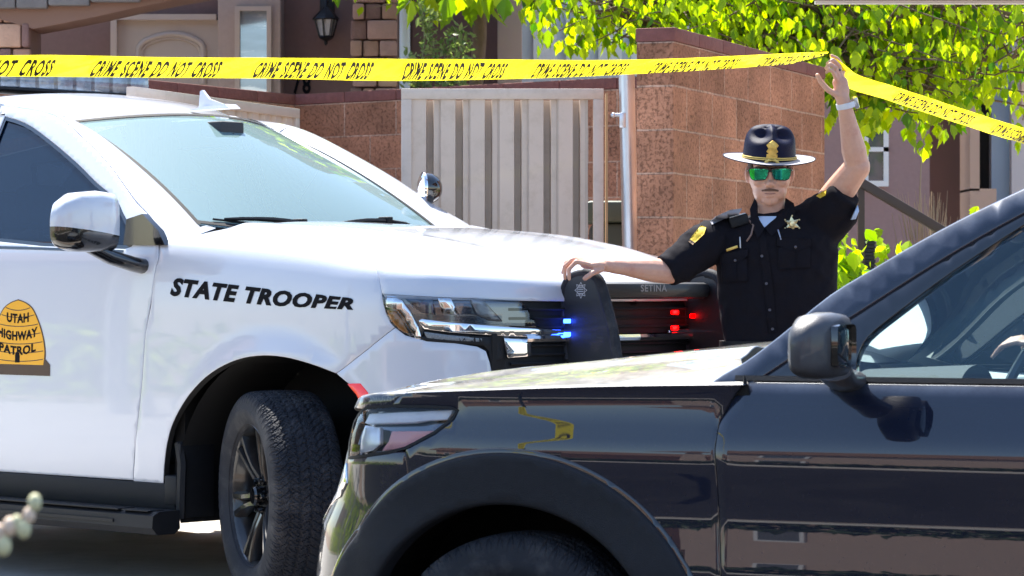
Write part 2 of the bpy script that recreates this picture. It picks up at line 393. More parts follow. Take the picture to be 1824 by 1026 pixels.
def remesh(g, name, voxel, m, parent, smooth_it=6, disp=None, pre=None):
    o = g.make('tmp_' + name, None, None, auto=0)
    bm = bmesh.new(); bm.from_mesh(o.data); bmesh.ops.recalc_face_normals(bm, faces=bm.faces[:]); bm.to_mesh(o.data); bm.free()
    md = o.modifiers.new('r', 'REMESH'); md.mode = 'VOXEL'; md.voxel_size = voxel; md.use_smooth_shade = True
    if smooth_it: s_ = o.modifiers.new('s', 'SMOOTH'); s_.iterations = smooth_it; s_.factor = .5
    me = evaluated(o); old = o.data; bpy.data.objects.remove(o); bpy.data.meshes.remove(old)
    me.name = name; me.materials.clear(); me.materials.append(m)
    if disp:
        n = len(me.vertices); co = np.empty(n * 3); me.vertices.foreach_get('co', co); co = co.reshape(-1, 3); no = np.empty(n * 3); me.vertices.foreach_get('normal', no); no = no.reshape(-1, 3)
        co = co + no * disp(co, no)[:, None]; me.vertices.foreach_set('co', co.ravel()); me.update()
    me.polygons.foreach_set('use_smooth', [True] * len(me.polygons))
    return link(bpy.data.objects.new(name, me), parent)
# ------------------------------------------------------------------ curved car noses
class Nose:
    def __init__(s, sg, base, bs, H, ins, W, ex, rr=.2, profz=None, arch=None):
        b = np.array(spl(base, 12)); L = np.concatenate([[0], np.cumsum(np.linalg.norm(np.diff(b, axis=0), axis=1))])
        s.b = b; s.L = L; s.sg = sg; s.bs = bs; s.H = H; s.ins = ins; s.W = W; s.ex = ex; s.xr = b[0, 0]; s.rr = rr; s.amax = L[-1]; s.btop = bs + rr + W
        s.profz = profz; s.arch = arch; s.nx = 1.2
    def a_of_x(s, x): return float(np.interp(x, s.b[:, 0], s.L))
    def __call__(s, a, b):
        a = np.asarray(a, float); b = np.asarray(b, float); a, b = np.broadcast_arrays(a, b)
        x0 = np.interp(a, s.L, s.b[:, 0]); x0 = x0 + np.minimum(a, 0); y0 = np.interp(a, s.L, s.b[:, 1])
        nose = np.clip((x0 - s.b[-1, 0] + .25) / .25, 0, 1)
        t = np.clip((b - s.bs) / s.rr, 0, 1); q = np.clip((b - s.bs - s.rr) / s.W, 0, 1)
        i = s.ins * (1 - np.cos(t * math.pi / 2)); k = 1 - i / max(s.b[:, 1])
        y1 = y0 * k * (1 - q); x1 = s.xr + (x0 - s.xr) * (1 - s.ex * q) - i * nose * s.nx
        ze = s.H(s.xr + (x0 - s.xr) - s.ins * nose * s.nx, y0 * (1 - s.ins / max(s.b[:, 1])))
        z1 = np.where(b < s.bs, b, np.where(b < s.bs + s.rr, s.bs + (ze - s.bs) * np.sin(t * math.pi / 2), s.H(x1, y1)))
        if s.profz is not None:
            f, g = s.profz(z1); w_ = np.where(b < s.bs + s.rr, 1 - t, 0); y1 = y1 * (1 + (f - 1) * w_); gg = s.profz(np.minimum(z1, s.bs))[1]; x1 = x1 + np.where(b < s.bs, g, gg * (1 - q)) * nose
        if s.arch:
            cx, cz, r0, r1, h = s.arch; r = np.hypot(x1 - cx, z1 - cz); u = np.clip((r1 - r) / (r1 - r0), 0, 1); y1 = y1 + h * u * u * (3 - 2 * u) * (b < s.bs + .1)
        return np.stack([x1, s.sg * y1, z1], -1)
def mirror_join(o, name=None):
    """complete a half panel with its mirror image across the car's centre plane"""
    bm = bmesh.new(); bm.from_mesh(o.data)
    kill = [f for f in bm.faces if all(abs(v.co.y) < .004 for v in f.verts)]
    bmesh.ops.delete(bm, geom=kill, context='FACES')
    r = bmesh.ops.duplicate(bm, geom=bm.verts[:] + bm.edges[:] + bm.faces[:]); nv = [g for g in r['geom'] if isinstance(g, bmesh.types.BMVert)]; nf = [g for g in r['geom'] if isinstance(g, bmesh.types.BMFace)]
    for v in nv: v.co.y = -v.co.y
    bmesh.ops.reverse_faces(bm, faces=nf)
    bmesh.ops.remove_doubles(bm, verts=[v for v in bm.verts if abs(v.co.y) < .01], dist=.004)
    bm.to_mesh(o.data); bm.free(); return o
def flip_copy(o, name=None, parent=None):
    me = o.data.copy(); n = bpy.data.objects.new(name or o.name.split('.')[0], me); link(n, parent or o.parent)
    bm = bmesh.new(); bm.from_mesh(me)
    for v in bm.verts: v.co.y = -v.co.y
    bmesh.ops.reverse_faces(bm, faces=bm.faces[:]); bm.to_mesh(me); bm.free(); return n
def loft(name, A, B, m, parent, n=8, bulge=.02, th=.03, k=40):
    """strip between two 3D curves, bulging outwards, closed behind"""
    A = np.array(resample3(A, k)); B = np.array(resample3(B, k)); v = []; f = []
    
    for _ in range(4):
        for Z in (A, B): Z[1:-1] = (Z[:-2] + 2 * Z[1:-1] + Z[2:]) / 4
    c = (A + B) / 2; tg = np.gradient(c, axis=0); d = B - A; nn = np.cross(tg, d); nn /= np.linalg.norm(nn, axis=1, keepdims=True) + 1e-9
    ref = np.array([.5, math.copysign(1, c[:, 1].mean()), .5]); nn *= np.sign((nn @ ref))[:, None]
    for j in range(n + 1):
        t = j / n; v += (A * (1 - t) + B * t + nn * bulge * math.sin(math.pi * t)).tolist()
    v += (B - nn * th).tolist(); v += (A - nn * th).tolist(); N = len(A)
    for j in range(n + 2):
        for i in range(N - 1): f.append((j * N + i, j * N + i + 1, (j + 1) * N + i + 1, (j + 1) * N + i))
    for i in range(N - 1): f.append(((n + 2) * N + i, (n + 2) * N + i + 1, i + 1, i))
    o = mesh(name, v, f, m, parent); autosmooth(o, 50); return o
def resample3(P_, k):
    P_ = np.array(P_, float); L = np.concatenate([[0], np.cumsum(np.linalg.norm(np.diff(P_, axis=0), axis=1))]); t = np.linspace(0, L[-1], k)
    return np.stack([np.interp(t, L, P_[:, i]) for i in range(3)], -1)
def build_tyre(parent, R_=.405, W=.285, rim=.272, seed=1, name='tyre', mtl=None):
    """tyre with a zigzag siped tread; axis along local y, outer face at -y"""
    nA, prof = 840, []
    h = W / 2
    P_ = spl([(rim - .004, -h * .78), (rim + .012, -h * .90), (rim + .05, -h * 1.02), (R_ - .05, -h * 1.0), (R_ - .022, -h * .95), (R_ - .006, -h * .84), (R_, -h * .66), (R_ + .003, -h * .3), (R_ + .004, 0),
              (R_ + .003, h * .3), (R_, h * .66), (R_ - .006, h * .84), (R_ - .022, h * .95), (R_ - .05, h), (rim + .05, h * 1.02), (rim - .004, h * .78)], 7)
    P_ = np.array(P_); n = len(P_); th = np.linspace(0, 2 * math.pi, nA, endpoint=False)
    TH, Yy = np.meshgrid(th, P_[:, 1], indexing='ij'); RR = np.repeat(P_[None, :, 0], nA, 0)
    s_ = TH * R_; pitch = .034; ph = s_ / pitch
    zig = .006 * (2 * np.abs((ph % 1) - .5) - .5) * 2
    groove = np.zeros_like(RR)
    for g0, gw in ((-.082, .0045), (-.043, .0055), (0, .0055), (.043, .0055), (.082, .0045)):
        groove = np.maximum(groove, (np.abs(Yy - g0 - zig) < gw) * 1.0)
    lat = (np.abs(((ph + Yy / .05 * np.sign(np.sin(Yy * 73))) % 1) - .5) > .43) * 1.0
    sipe = (np.abs(((ph * 3 + Yy / .012) % 1) - .5) > .40) * .35
    tread = RR > R_ - .03
    d = np.maximum(groove, np.maximum(lat * .8, sipe)) * tread * .0065
    side = (RR > R_ - .045) & (np.abs(Yy) > h * .8); d = np.maximum(d, side * (np.abs((ph % 1) - .5) > .38) * .005)
    d -= (np.abs(RR - (R_ - .07)) < .006) * .0025
    RR = RR - d
    v = np.stack([RR * np.cos(TH), Yy, RR * np.sin(TH)], -1).reshape(-1, 3)
    i = np.arange(nA)[:, None]; j = np.arange(n - 1)[None, :]; i2 = (i + 1) % nA
    f = np.stack([i * n + j + 0 * i2, i * n + j + 1, i2 * n + j + 1, i2 * n + j], -1).reshape(-1, 4)
    me = bpy.data.meshes.new(name); me.from_pydata(v.tolist(), [], f.tolist()); me.materials.append(mtl or M['rub'])
    me.polygons.foreach_set('use_smooth', [False] * len(me.polygons)); me.update()
    return link(bpy.data.objects.new(name, me), parent)
def build_rim(parent, r=.275, face=-.10, spokes=6, m=None, name='rim'):
    m = m or M['rim']; g = G()
    g.lathe([(r + .002, -.125), (r + .008, -.12), (r - .006, -.112), (r - .016, -.10), (r - .024, -.02), (r - .03, .1), (r - .01, .12), (r, .12)], 64, 'y')
    g.lathe([(.0, -.062), (.05, -.062), (.085, -.068), (.095, -.055), (.10, -.02), (.06, .02), (0, .02)], 40, 'y')
    g.lathe([(r - .03, .05), (.1, .06), (0, .06)], 40, 'y')
    for k in range(spokes):
        a = 2 * math.pi * k / spokes + .2
        for sgn in (-1, 1):
            pts = [(.07, .018), (.13, .016), (.19, .022), (r - .018, .036)]
            v = []; f = []
            for q, (rad, off) in enumerate(pts):
                w_ = [.016, .013, .013, .017][q]; yy = [-.075, -.092, -.103, -.112][q]
                for (dw, dy) in ((-w_, .018), (-w_ * .6, 0), (w_ * .6, 0), (w_, .018), (w_, .05), (-w_, .05)):
                    ox = rad; oz = sgn * off + dw; v.append((ox * math.cos(a) - oz * math.sin(a), yy + dy, ox * math.sin(a) + oz * math.cos(a)))
            for q in range(3):
                for e in range(6): f.append((q * 6 + e, q * 6 + (e + 1) % 6, (q + 1) * 6 + (e + 1) % 6, (q + 1) * 6 + e))
            g.add(v, f)
    o = g.make(name, m, parent, auto=40)
    h = G(); h.lathe([(0, -.112), (.032, -.112), (.038, -.104), (.038, -.07)], 24, 'y')
    for k in range(6):
        a = 2 * math.pi * k / 6; c = (.062 * math.cos(a), 0, .062 * math.sin(a)); h.lathe([(0, -.098), (.010, -.098), (.012, -.092), (.012, -.06)], 8, 'y', c)
    h.make('hub_cap', M['gloss'], o, auto=30)
    return o
def build_disc(parent):
    g = G(); g.lathe([(.05, .035), (.16, .035), (.17, .04), (.17, .06), (.05, .06)], 40, 'y'); g.box(.06, .16, .0, .09, -.09, .09, bev=.01)
    return g.make('brake_disc', mat('brake_steel', (.12, .11, .11), .45, metal=.8, var=.3), parent)
def wheel_at(car, loc, steer=0, far=False, **k):
    w_ = bpy.data.objects.new('wheel', None); link(w_, car); w_.location = loc; w_.rotation_euler = (0, 0, R(steer) + (math.pi if far else 0))
    return w_
def copy_wheel(src, car, loc, steer=0, far=False):
    w_ = wheel_at(car, loc, steer, far)
    for c in src.children:
        n = c.copy(); link(n, w_)
    return w_
def seats(car, xs, ys, z0, zb):
    for x in xs:
        for y in ys:
            g = G(); g.box(x - .25, x + .27, y - .26, y + .26, z0, z0 + .2, bev=.06)
            mt = Matrix.Translation((x - .26, y, z0 + .12)) @ Matrix.Rotation(R(-12), 4, 'Y')
            g.box(-.08, .07, -.25, .25, 0, zb - z0 - .05, bev=.05, mtx=mt); g.box(-.06, .05, -.13, .13, zb - z0, zb - z0 + .2, bev=.045, mtx=mt)
            g.make('seat', M['seat'], car)

# ------------------------------------------------------------------ white police suv
T = Frame(43, -.92 + math.sin(R(43)), 11.47 + math.cos(R(43)))
suv = empty('police_suv', 'white police SUV with STATE TROOPER lettering, roof light bar and black push bumper', 'police car', (T.o[0], T.o[1], 0), T.rz)
e_ = sm([-.9, -.4, .15, .47, .75, .98], [1.428, 1.40, 1.355, 1.308, 1.262, 1.228]); c_ = sm([-.9, -.6, .4, .6, .8, .92, 1.0], [.085, .088, .092, .085, .05, .02, .008])
def hoodH(x, y):
    q = np.clip(np.abs(y) / .95, 0, 1); ridge = .012 * np.exp(-((np.abs(y) - (.52 - .1 * x)) / .07)**2) * np.clip((.85 - x) / .3, 0, 1)
    return e_(x) + c_(x) * (1 - q**2.6) + ridge
def tz(z):
    f = np.interp(z, [.35, .45, .6, .8, 1.0, 1.15, 1.5], [.965, .98, .997, 1.004, 1.003, 1.0, .99]); g = np.interp(z, [.3, .5, .8, 1.15], [-.06, 0.0, .02, 0]); return f, g
NB = [(-.8, 1.0), (-.4, 1.003), (0, 1.003), (.25, 1.0), (.45, .992), (.6, .965), (.75, .90), (.86, .775), (.93, .55), (.97, .28), (.98, 0)]
nose = Nose(-1, NB, 1.15, hoodH, .055, .93, .12, profz=tz, arch=(0, .40, .555, .66, .022))
NS = Surf(nose, T, -.1, nose.amax, .35, nose.btop, -1)
# check the winding: outward normal must point to -y on the near side
_q = NS.nrm(.5, .9); NS.flip *= (1 if _q[1] < 0 else -1)
dy_ = sm([.38, .45, .6, .8, 1.0, 1.15, 1.30, 1.40, 1.47, 1.6, 1.8, 1.93, 2.02], [.965, .98, .997, 1.004, 1.003, 1.0, .992, .972, .945, .885, .795, .735, .69])
def doorfn(x, z):
    x, z = np.broadcast_arrays(np.asarray(x, float), np.asarray(z, float)); return np.stack([x, -dy_(z), z], -1)
DS = Surf(doorfn, T, -4.4, -.3, .3, 2.02, 1)
_q = DS.nrm(-1., .9); DS.flip *= (1 if _q[1] < 0 else -1)
# windscreen surface
def wsfn(u, v):
    u, v = np.broadcast_arrays(np.asarray(u, float), np.asarray(v, float))
    B = np.stack([-.70 - .08 * u * u, .70 * u, 1.445 + .035 * u * u], -1); Tt = np.stack([-1.52 - .20 * u * u, .60 * u, 1.987 - .045 * u * u], -1)
    p = B * (1 - v[..., None]) + Tt * v[..., None]; bl = .035 * 4 * v * (1 - v); p[..., 0] += bl * .45; p[..., 2] += bl * .9; return p
WS = Surf(wsfn, T, -1, 1, 0, 1, 1)
_q = WS.nrm(0., .5); WS.flip *= (1 if _q[2] > 0 else -1)

cut_low = NS.trace([(283, 425), (282, 459), (276, 483), (270, 531), (259, 592), (252, 690), (243, 770), (237, 858)])
arch_px = [(291, 862), (292, 830), (297, 790), (308, 752), (331, 710), (366, 671), (410, 645), (455, 634), (505, 636), (555, 649), (598, 665)]
arch_ab = spl(NS.trace(arch_px), 4)
seam = NS.trace([(600, 664), (655, 622), (704, 583)])
lampL = NS.trace([(696, 575), (686, 550), (680, 521), (676, 497), (668, 474)])
bg_ = nose.bs + nose.rr + .03
aF = lampL[-1][0]
fend = arch_ab + seam[1:] + lampL + [(aF - .02, bg_), (.22, bg_), (.18, bg_ + .08), (.12, bg_ + .22), (.03, bg_ + .25), (-.03, bg_ + .2), (-.03, 1.27), ] 
fend = fend + [(p[0] if k else p[0], p[1]) for k, p in enumerate(cut_low)]
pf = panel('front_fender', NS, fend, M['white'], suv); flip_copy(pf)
# hood
aC = lampL[2][0]; hood_out = [(.19, nose.btop), (.19, bg_ + .001)] + [(aF - .02, bg_ + .001)] + lampL[:1:-1] + [(aC + .02, 1.178), (nose.amax, 1.172), (nose.amax, nose.btop)]
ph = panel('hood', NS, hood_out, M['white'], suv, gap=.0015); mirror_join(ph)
# bumper skin
kL = NS.trace([(704, 583), (722, 597), (760, 607), (810, 611), (850, 617), (866, 625), (873, 645)])
bump_out = [arch_ab[-1]] + seam[1:] + kL[1:] + [(kL[-1][0] + .03, .80), (nose.amax, .74), (nose.amax, .44), (aC + .05, .40), (aC - .08, .40), (1.38, .44), (1.385, .60), (1.36, .72), (1.31, .80)]
ao = NS.inv(598, 665)[0]
bump_out = [arch_ab[-1]] + seam[1:] + kL[1:] + [(kL[-1][0] + .03, .80), (nose.amax, .74), (nose.amax, .44), (ao + .3, .40), (ao + .27, .46), (ao + .25, .60), (ao + .17, .75), (ao + .08, .85)]
pb = panel('front_bumper', NS, bump_out, M['white'], suv); mirror_join(pb)
rp = panel('side_reflector', NS, NS.trace([(620, 684), (642, 684), (655, 700), (661, 718), (655, 723), (644, 720), (636, 703)]), M['redlens'], suv, gap=0, off=.003, fl=.01); flip_copy(rp)
# grille face behind lamps and grille opening
gr_out = [lampL[2], (nose.amax, 1.166), (nose.amax, .745), (kL[-1][0] + .03, .80)] + kL[:0:-1] + [seam[-1]] + lampL[:2]
gp = panel('grille_surround', NS, gr_out, M['plastic'], suv, gap=0, off=-.012, fl=.005); mirror_join(gp)
lamp = panel('headlight', NS, NS.trace([(682, 524), (760, 529), (850, 533), (925, 537), (938, 550), (960, 606), (900, 601), (850, 597), (800, 590), (757, 583), (748, 604), (728, 598), (704, 580), (690, 560)]), M['dchrome'], suv, off=-.006, fl=.01, gap=0)
def lampbit(nm, px, m, off=0, fl=.006, S=None): return panel(nm, S or NS, (S or NS).trace(px), m, lamp, gap=0, off=off, fl=fl, grid=.02, step=.012)
lampbit('chrome_strip', [(746, 571), (752, 569), (800, 575), (900, 583), (990, 588), (1072, 591), (1072, 601), (990, 600), (900, 598), (800, 591), (756, 585)], M['chrome'], .004)
lampbit('chrome_bracket', [(687, 527), (704, 528), (716, 536), (730, 555), (744, 582), (750, 603), (741, 603), (726, 578), (714, 560), (704, 550), (688, 546)], M['chrome'], .0)
lampbit('amber_reflector', [(689, 552), (705, 556), (718, 575), (727, 594), (712, 586), (698, 571)], M['amber'], .001)
lampbit('reflector_bowl', [(780, 531), (803, 532), (818, 562), (788, 558)], M['chrome'], .0)
lampbit('reflector_bowl', [(838, 534), (862, 537), (895, 572), (872, 570), (850, 560)], mat('lamp_grey', (.3, .3, .32), .3, metal=.6), .0)
lampbit('reflector_bowl', [(722, 532), (770, 534), (775, 560), (750, 556)], mat('lamp_blue', (.05, .08, .14), .12, metal=.5), .0)
lampbit('daytime_lamp', [(756, 592), (800, 598), (858, 603), (858, 609), (800, 606), (762, 602)], mat('led_strip', (.18, .2, .22), .3, var=.9, vscale=220), .002)
panel('lens', NS, NS.trace([(682, 524), (760, 529), (850, 533), (925, 537), (940, 550), (960, 583), (880, 577), (800, 569), (748, 566), (735, 600), (704, 580), (690, 560)]), M['lens'], lamp, off=.006, fl=.008, gap=0)
fl_ = bpy.data.objects.new('headlight', lamp.data.copy()); 
bpy.data.objects.remove(fl_); lf_ = flip_copy(lamp, 'headlight')
for c in lamp.children: flip_copy(c, c.name.split('.')[0], lf_)
bk = panel('lamp_bracket', NS, NS.trace([(845, 600), (876, 601), (889, 610), (896, 640), (875, 645), (872, 625), (862, 615), (840, 612), (760, 607), (745, 600), (800, 605)]), M['plastic'], suv, off=.002, fl=.02, gap=0); flip_copy(bk)
# grille bars and slats
g = G()
for z in np.arange(.80, 1.15, .034):
    a = np.linspace(kL[-1][0] + .09, nose.amax, 20); p = nose(a, a * 0 + z); g.tube([tuple(x) for x in (p * [1, 1, 1] + [-.004, 0, 0])], .006, 6)
    g.tube([(x[0] - .004, -x[1], x[2]) for x in p], .006, 6)
for y in np.arange(-.6, .61, .15): g.box(.935 - .12 * y * y, .95 - .12 * y * y, y - .004, y + .004, .8, 1.15)
g.make('grille', M['plastic'], suv)
g = G()
for z, r in ((1.03, .016), (.885, .010)):
    a = np.linspace(kL[-1][0] + .15, nose.amax, 24); p = nose(a, a * 0 + z)
    for sg in (1, -1): g.tube([(x[0] + .006, sg * x[1], x[2]) for x in p], r, 8, ell=1)
g.make('grille_bar', M['chrome'], suv)
lb = panel('chrome_bezel', NS, NS.trace([(898, 603), (945, 606), (945, 634), (905, 637)]), M['chrome'], suv, off=.003, fl=.01, gap=0); flip_copy(lb)
# windscreen, cowl
glassp = panel('windshield', WS, [(-1, 0), (1, 0), (1, 1), (-1, 1)], M['shield'], suv, gap=.006, grid=.06, step=.04, fl=.006)
frit = G()
for pts in ([(-1, .0), (-1, 1)], [(1, 0), (1, 1)], [(-1, 1), (1, 1)], [(-1, .02), (1, .02)]):
    v, f = strip_on(WS, pts, .022, .003); frit.add(v, f)
frit.make('windshield_trim', M['dark'], glassp)
g = G(); rows = []
for u in np.linspace(-1, 1, 30):
    b = wsfn(u, -.02); q = nose(.17, nose.bs + nose.rr + .05 + (nose.W - .05) * (1 - abs(u))); rows.append(((q[0], b[1] * 1.02, q[2] - .028), (b[0], b[1], b[2] - .02)))
v = [p for r in rows for p in r]; g.add(v, [(2 * i, 2 * i + 1, 2 * i + 3, 2 * i + 2) for i in range(29)]); g.make('cowl', M['plastic'], suv)
def wiper(name, u0, v0, u1, v1, base):
    a = wsfn(u0, v0); b = wsfn(u1, v1); n = np.array([.45, 0, .9]); g = G(); pts = [tuple(a * (1 - t) + b * t + n * (.012 + .02 * math.sin(math.pi * t))) for t in np.linspace(0, 1, 8)]
    g.tube(pts, [.006, .009, .010, .012, .012, .010, .008, .005], 6); g.tube([tuple(a * (1 - t) + b * t + n * .006) for t in np.linspace(-.1, 1.1, 8)], .005, 6)
    m_ = a * .3 + b * .7; g.tube([base, tuple((np.array(base) + m_) / 2 + n * .03), tuple(m_ + n * .03)], [.016, .014, .009], 8); g.box(m_[0] - .03, m_[0] + .03, m_[1] - .018, m_[1] + .018, m_[2] + .012, m_[2] + .045, bev=.005)
    return g.make(name, M['plastic'], suv)
wiper('wiper', -.80, .045, -.02, .015, (-.69, -.12, 1.452)); wiper('wiper', .0, .05, .74, .04, (-.69, .5, 1.452))
# side: pillar, door, windows
cutU = DS.trace([(283, 428), (280, 408), (273, 391), (251, 371), (235, 352), (191, 291), (137, 237), (106, 211), (68, 197), (0, 189)])
cutU = spl(cutU, 3); cutU3 = [tuple(DS.fn(*p)) for p in cutU]
xz = cutU[-1]
roofline = [(-2.2, xz[1] + .012), (-3.2, xz[1] + .0), (-4.1, xz[1] - .05)]
pillA = [tuple(wsfn(-1.0, v) + np.array([0, -.004, 0])) for v in np.linspace(-.20, 1, 28)]
i0 = min(range(len(cutU)), key=lambda i: abs(T.proj(np.array(cutU3[i]))[0] - 277)); i1 = min(range(len(cutU)), key=lambda i: abs(T.proj(np.array(cutU3[i]))[0] - 110))
pl = loft('windshield_pillar', pillA, [np.array(p) + [0.005, 0.003, .004] for p in [tuple(DS.fn(*p)) for p in cut_low[3:0:-1]] * 0 + cutU3[max(0, i0 - 7):]], M['white'], suv, bulge=.022, th=.02); flip_copy(pl)
bx, bz = DS.trace([(236, 857)])[0]
dlow = DS.trace([(283, 428), (282, 459), (276, 483), (270, 531), (259, 592), (252, 690), (243, 770), (237, 856)])
xr = -2.12
win = spl(DS.trace([(222, 443), (238, 434), (233, 410), (218, 378), (205, 354), (171, 325), (137, 291), (85, 247), (44, 219), (0, 205)]), 3) + [(xr + .06, DS.trace([(0, 205)])[0][1] + .012), (xr + .06, 1.425)] + DS.trace([(0, 430), (75, 438)])
door_out = dlow + [(xr, bz), (xr, xz[1] + .006)] + cutU[::-1]
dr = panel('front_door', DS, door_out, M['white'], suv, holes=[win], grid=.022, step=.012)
wf = G()
loopw = win + [win[0]]
v, f = strip_on(DS, loopw, .030, -.004); wf.add(v, f); wf.make('window_frame', M['gloss'], dr)
panel('window', DS, win, M['tint'], dr, gap=0, off=-.012, fl=.004)
tr_ = G(); v, f = strip_on(DS, [(xr + .02, 1.402), (win[-1][0], win[-1][1] - .012), (win[0][0], win[0][1] - .012)], .012, .003); tr_.add(v, f); tr_.make('belt_trim', M['gloss'], dr)
hd = G(); hd.tube([(-1.82, -1.012, 1.25), (-1.85, -1.05, 1.252), (-2.03, -1.05, 1.252), (-2.06, -1.012, 1.25)], .014, 10); hd.make('door_handle', M['white'], dr)
# wedge joining hood gap shading piece: rear door, quarter panel
rd_win = [(-2.20, 1.44), (-2.84, 1.45), (-2.84, 1.90), (-2.20, 1.905)]
rd = panel('rear_door', DS, [(xr, bz), (xr, xz[1] + .006), (-2.94, xz[1] + .002), (-2.96, 1.3), (-2.86, .95), (-2.58, .70), (-2.5, bz)], M['white'], suv, holes=[rd_win]); panel('window', DS, rd_win, M['tint'], rd, gap=0, off=-.01, fl=.004)
qa = [(-3.07 + .50 * math.cos(t), .40 + .5 * math.sin(t)) for t in np.linspace(0.08, math.pi - .08, 24)]
qwin = [(-3.04, 1.46), (-3.9, 1.48), (-3.75, 1.86), (-3.04, 1.90)]
qp = panel('quarter_panel', DS, [(-2.5, bz)] + [(-2.56, .7)] + [p for p in qa if p[1] > .7] + [(-3.62, .5), (-4.3, .5), (-4.33, 1.0), (-4.28, 1.4), (-4.1, 1.9), (-2.94, xz[1] + .002), (-2.96, 1.3), (-2.86, .95)], M['white'], suv, holes=[qwin]); panel('window', DS, qwin, M['tint'], qp, gap=0, off=-.01, fl=.004)
for o in (dr, rd, qp):
    n = flip_copy(o)
    for c in o.children: flip_copy(c, c.name.split('.')[0], n)
# roof
def edge3(w_): return None
rl = sorted([(p[0], p[1]) for p in cutU[i1:]] + roofline, key=lambda p: p[0]); rlx = [p[0] for p in rl]; rlz = [p[1] for p in rl]
def roofpt(s_, w_):
    """s 0 at the windscreen header, 1 at the tail; w -1..1 across"""
    hx = -1.52 - .20 * w_ * w_; x = hx + (-4.12 - hx) * s_
    ex = min(x, rlx[-1]); ez = float(np.interp(ex, rlx, rlz)); ey = float(dy_(ez)) + .0
    y = np.sign(w_) * (abs(w_) * ey if abs(w_) < 1 else ey)
    hz = 1.987 - .045 * w_ * w_; fw_ = np.clip(s_ / .22, 0, 1); fw_ = fw_ * fw_ * (3 - 2 * fw_)
    cz = ez + .022 + (float(np.interp(x, [-4.2, -3.5, -2.4, -1.9, -1.5], [.05, .06, .06, .045, .02]))) * (1 - w_ * w_) ** .8
    y2 = y * (1 - fw_) * (.60 / ey) + y * fw_ if s_ < .22 else y
    return (x, y2, hz * (1 - fw_) + cz * fw_)
ns, nw = 60, 36; v = []; f = []
for i in range(ns + 1):
    for j in range(nw + 1):
        w_ = -1 + 2 * j / nw; v.append(roofpt((i / ns)**1.4, w_))
for i in range(ns):
    for j in range(nw): f.append((i * (nw + 1) + j, (i + 1) * (nw + 1) + j, (i + 1) * (nw + 1) + j + 1, i * (nw + 1) + j + 1))
rf = mesh('roof', v, f, M['white'], suv)
# roof rail strip filling between header corner and door cut
for sg in (-1,):
    A = [roofpt((i / ns)**1.4, sg) for i in range(0, ns + 1)]; Bc = [tuple(DS.fn(float(a[0]), float(np.interp(a[0], rlx, rlz)))) for a in A]
    A = [(a[0], a[1], a[2]) for a in A]
    o = loft('roof_side', A, Bc, M['white'], suv, bulge=.012, th=.01, k=60); flip_copy(o)
g = G(); g.box(-4.32, -4.28, -.93, .93, .5, 1.35, bev=.015); g.make('tailgate', M['white'], suv)
v = [(-4.3, -.93, 1.35), (-4.3, .93, 1.35), (-4.1, .76, 1.93), (-4.1, -.76, 1.93)]; mesh('rear_window', v, [(0, 1, 2, 3)], M['tint'], suv, smooth=False)
# underside, wheel wells, rocker, running board
g = G(); g.box(-4.2, -.62, -.80, .80, .34, .50); g.box(-.62, .75, -.5, .5, .34, .9); g.box(.62, .9, -.72, .72, .42, 1.05); g.box(-.66, -.6, -.93, .93, .38, 1.2); g.make('underbody', M['dark'], suv)
for x in (0, -3.07):
    g = G(); v = []; f = []; n = 24
    for i in range(n + 1):
        t = math.pi * (i / n) * 1.16 - .25; rr = .60 if x == 0 else .53
        for yy in (-.97, -.55): v.append((x + rr * math.cos(t), yy, .42 + rr * .93 * math.sin(t)))
    for i in range(n): f.append((2 * i, 2 * i + 1, 2 * i + 3, 2 * i + 2))
    f.append(tuple(2 * i + 1 for i in range(n + 1))); g.add(v, f); o = g.make('wheel_well', M['dark'], suv, auto=0); flip_copy(o)
g = G(); g.box(-2.5, -.60, -.985, -.93, .33, .437, bev=.008); g.box(-.66, -.585, -.99, -.9, .35, .47, bev=.01); o = g.make('rocker_panel', M['plastic'], suv); flip_copy(o)
g = G(); g.prism([(-.99, .262), (-.995, .335), (-1.10, .333), (-1.13, .318), (-1.135, .27), (-1.11, .242), (-1.02, .240)], -2.62, -.56, plane='yz')
g.box(-2.4, -.78, -1.128, -1.04, .333, .3385, bev=.001); g.box(-.76, -.60, -1.125, -1.04, .333, .337, bev=.001); g.box(-2.4, -.80, -1.1385, -1.13, .283, .296)
o = g.make('running_board', M['plastic'], suv, auto=25); flip_copy(o)
g = G(); g.tube([(-.58, -.97, .30), (-.57, -.97, .52), (-.60, -.96, .60)], .02, 6); g.box(-.585, -.57, -.98, -.80, .30, .60, bev=.004); o = g.make('mud_guard', M['plastic'], suv); flip_copy(o)
# wheels
ws_ = wheel_at(suv, (-.055, -.915, .415), -25); build_tyre(ws_); build_rim(ws_); build_disc(ws_)
copy_wheel(ws_, suv, (0, .865, .405), -25, True); copy_wheel(ws_, suv, (-3.07, -.87, .405), 0); copy_wheel(ws_, suv, (-3.07, .87, .405), 0, True)
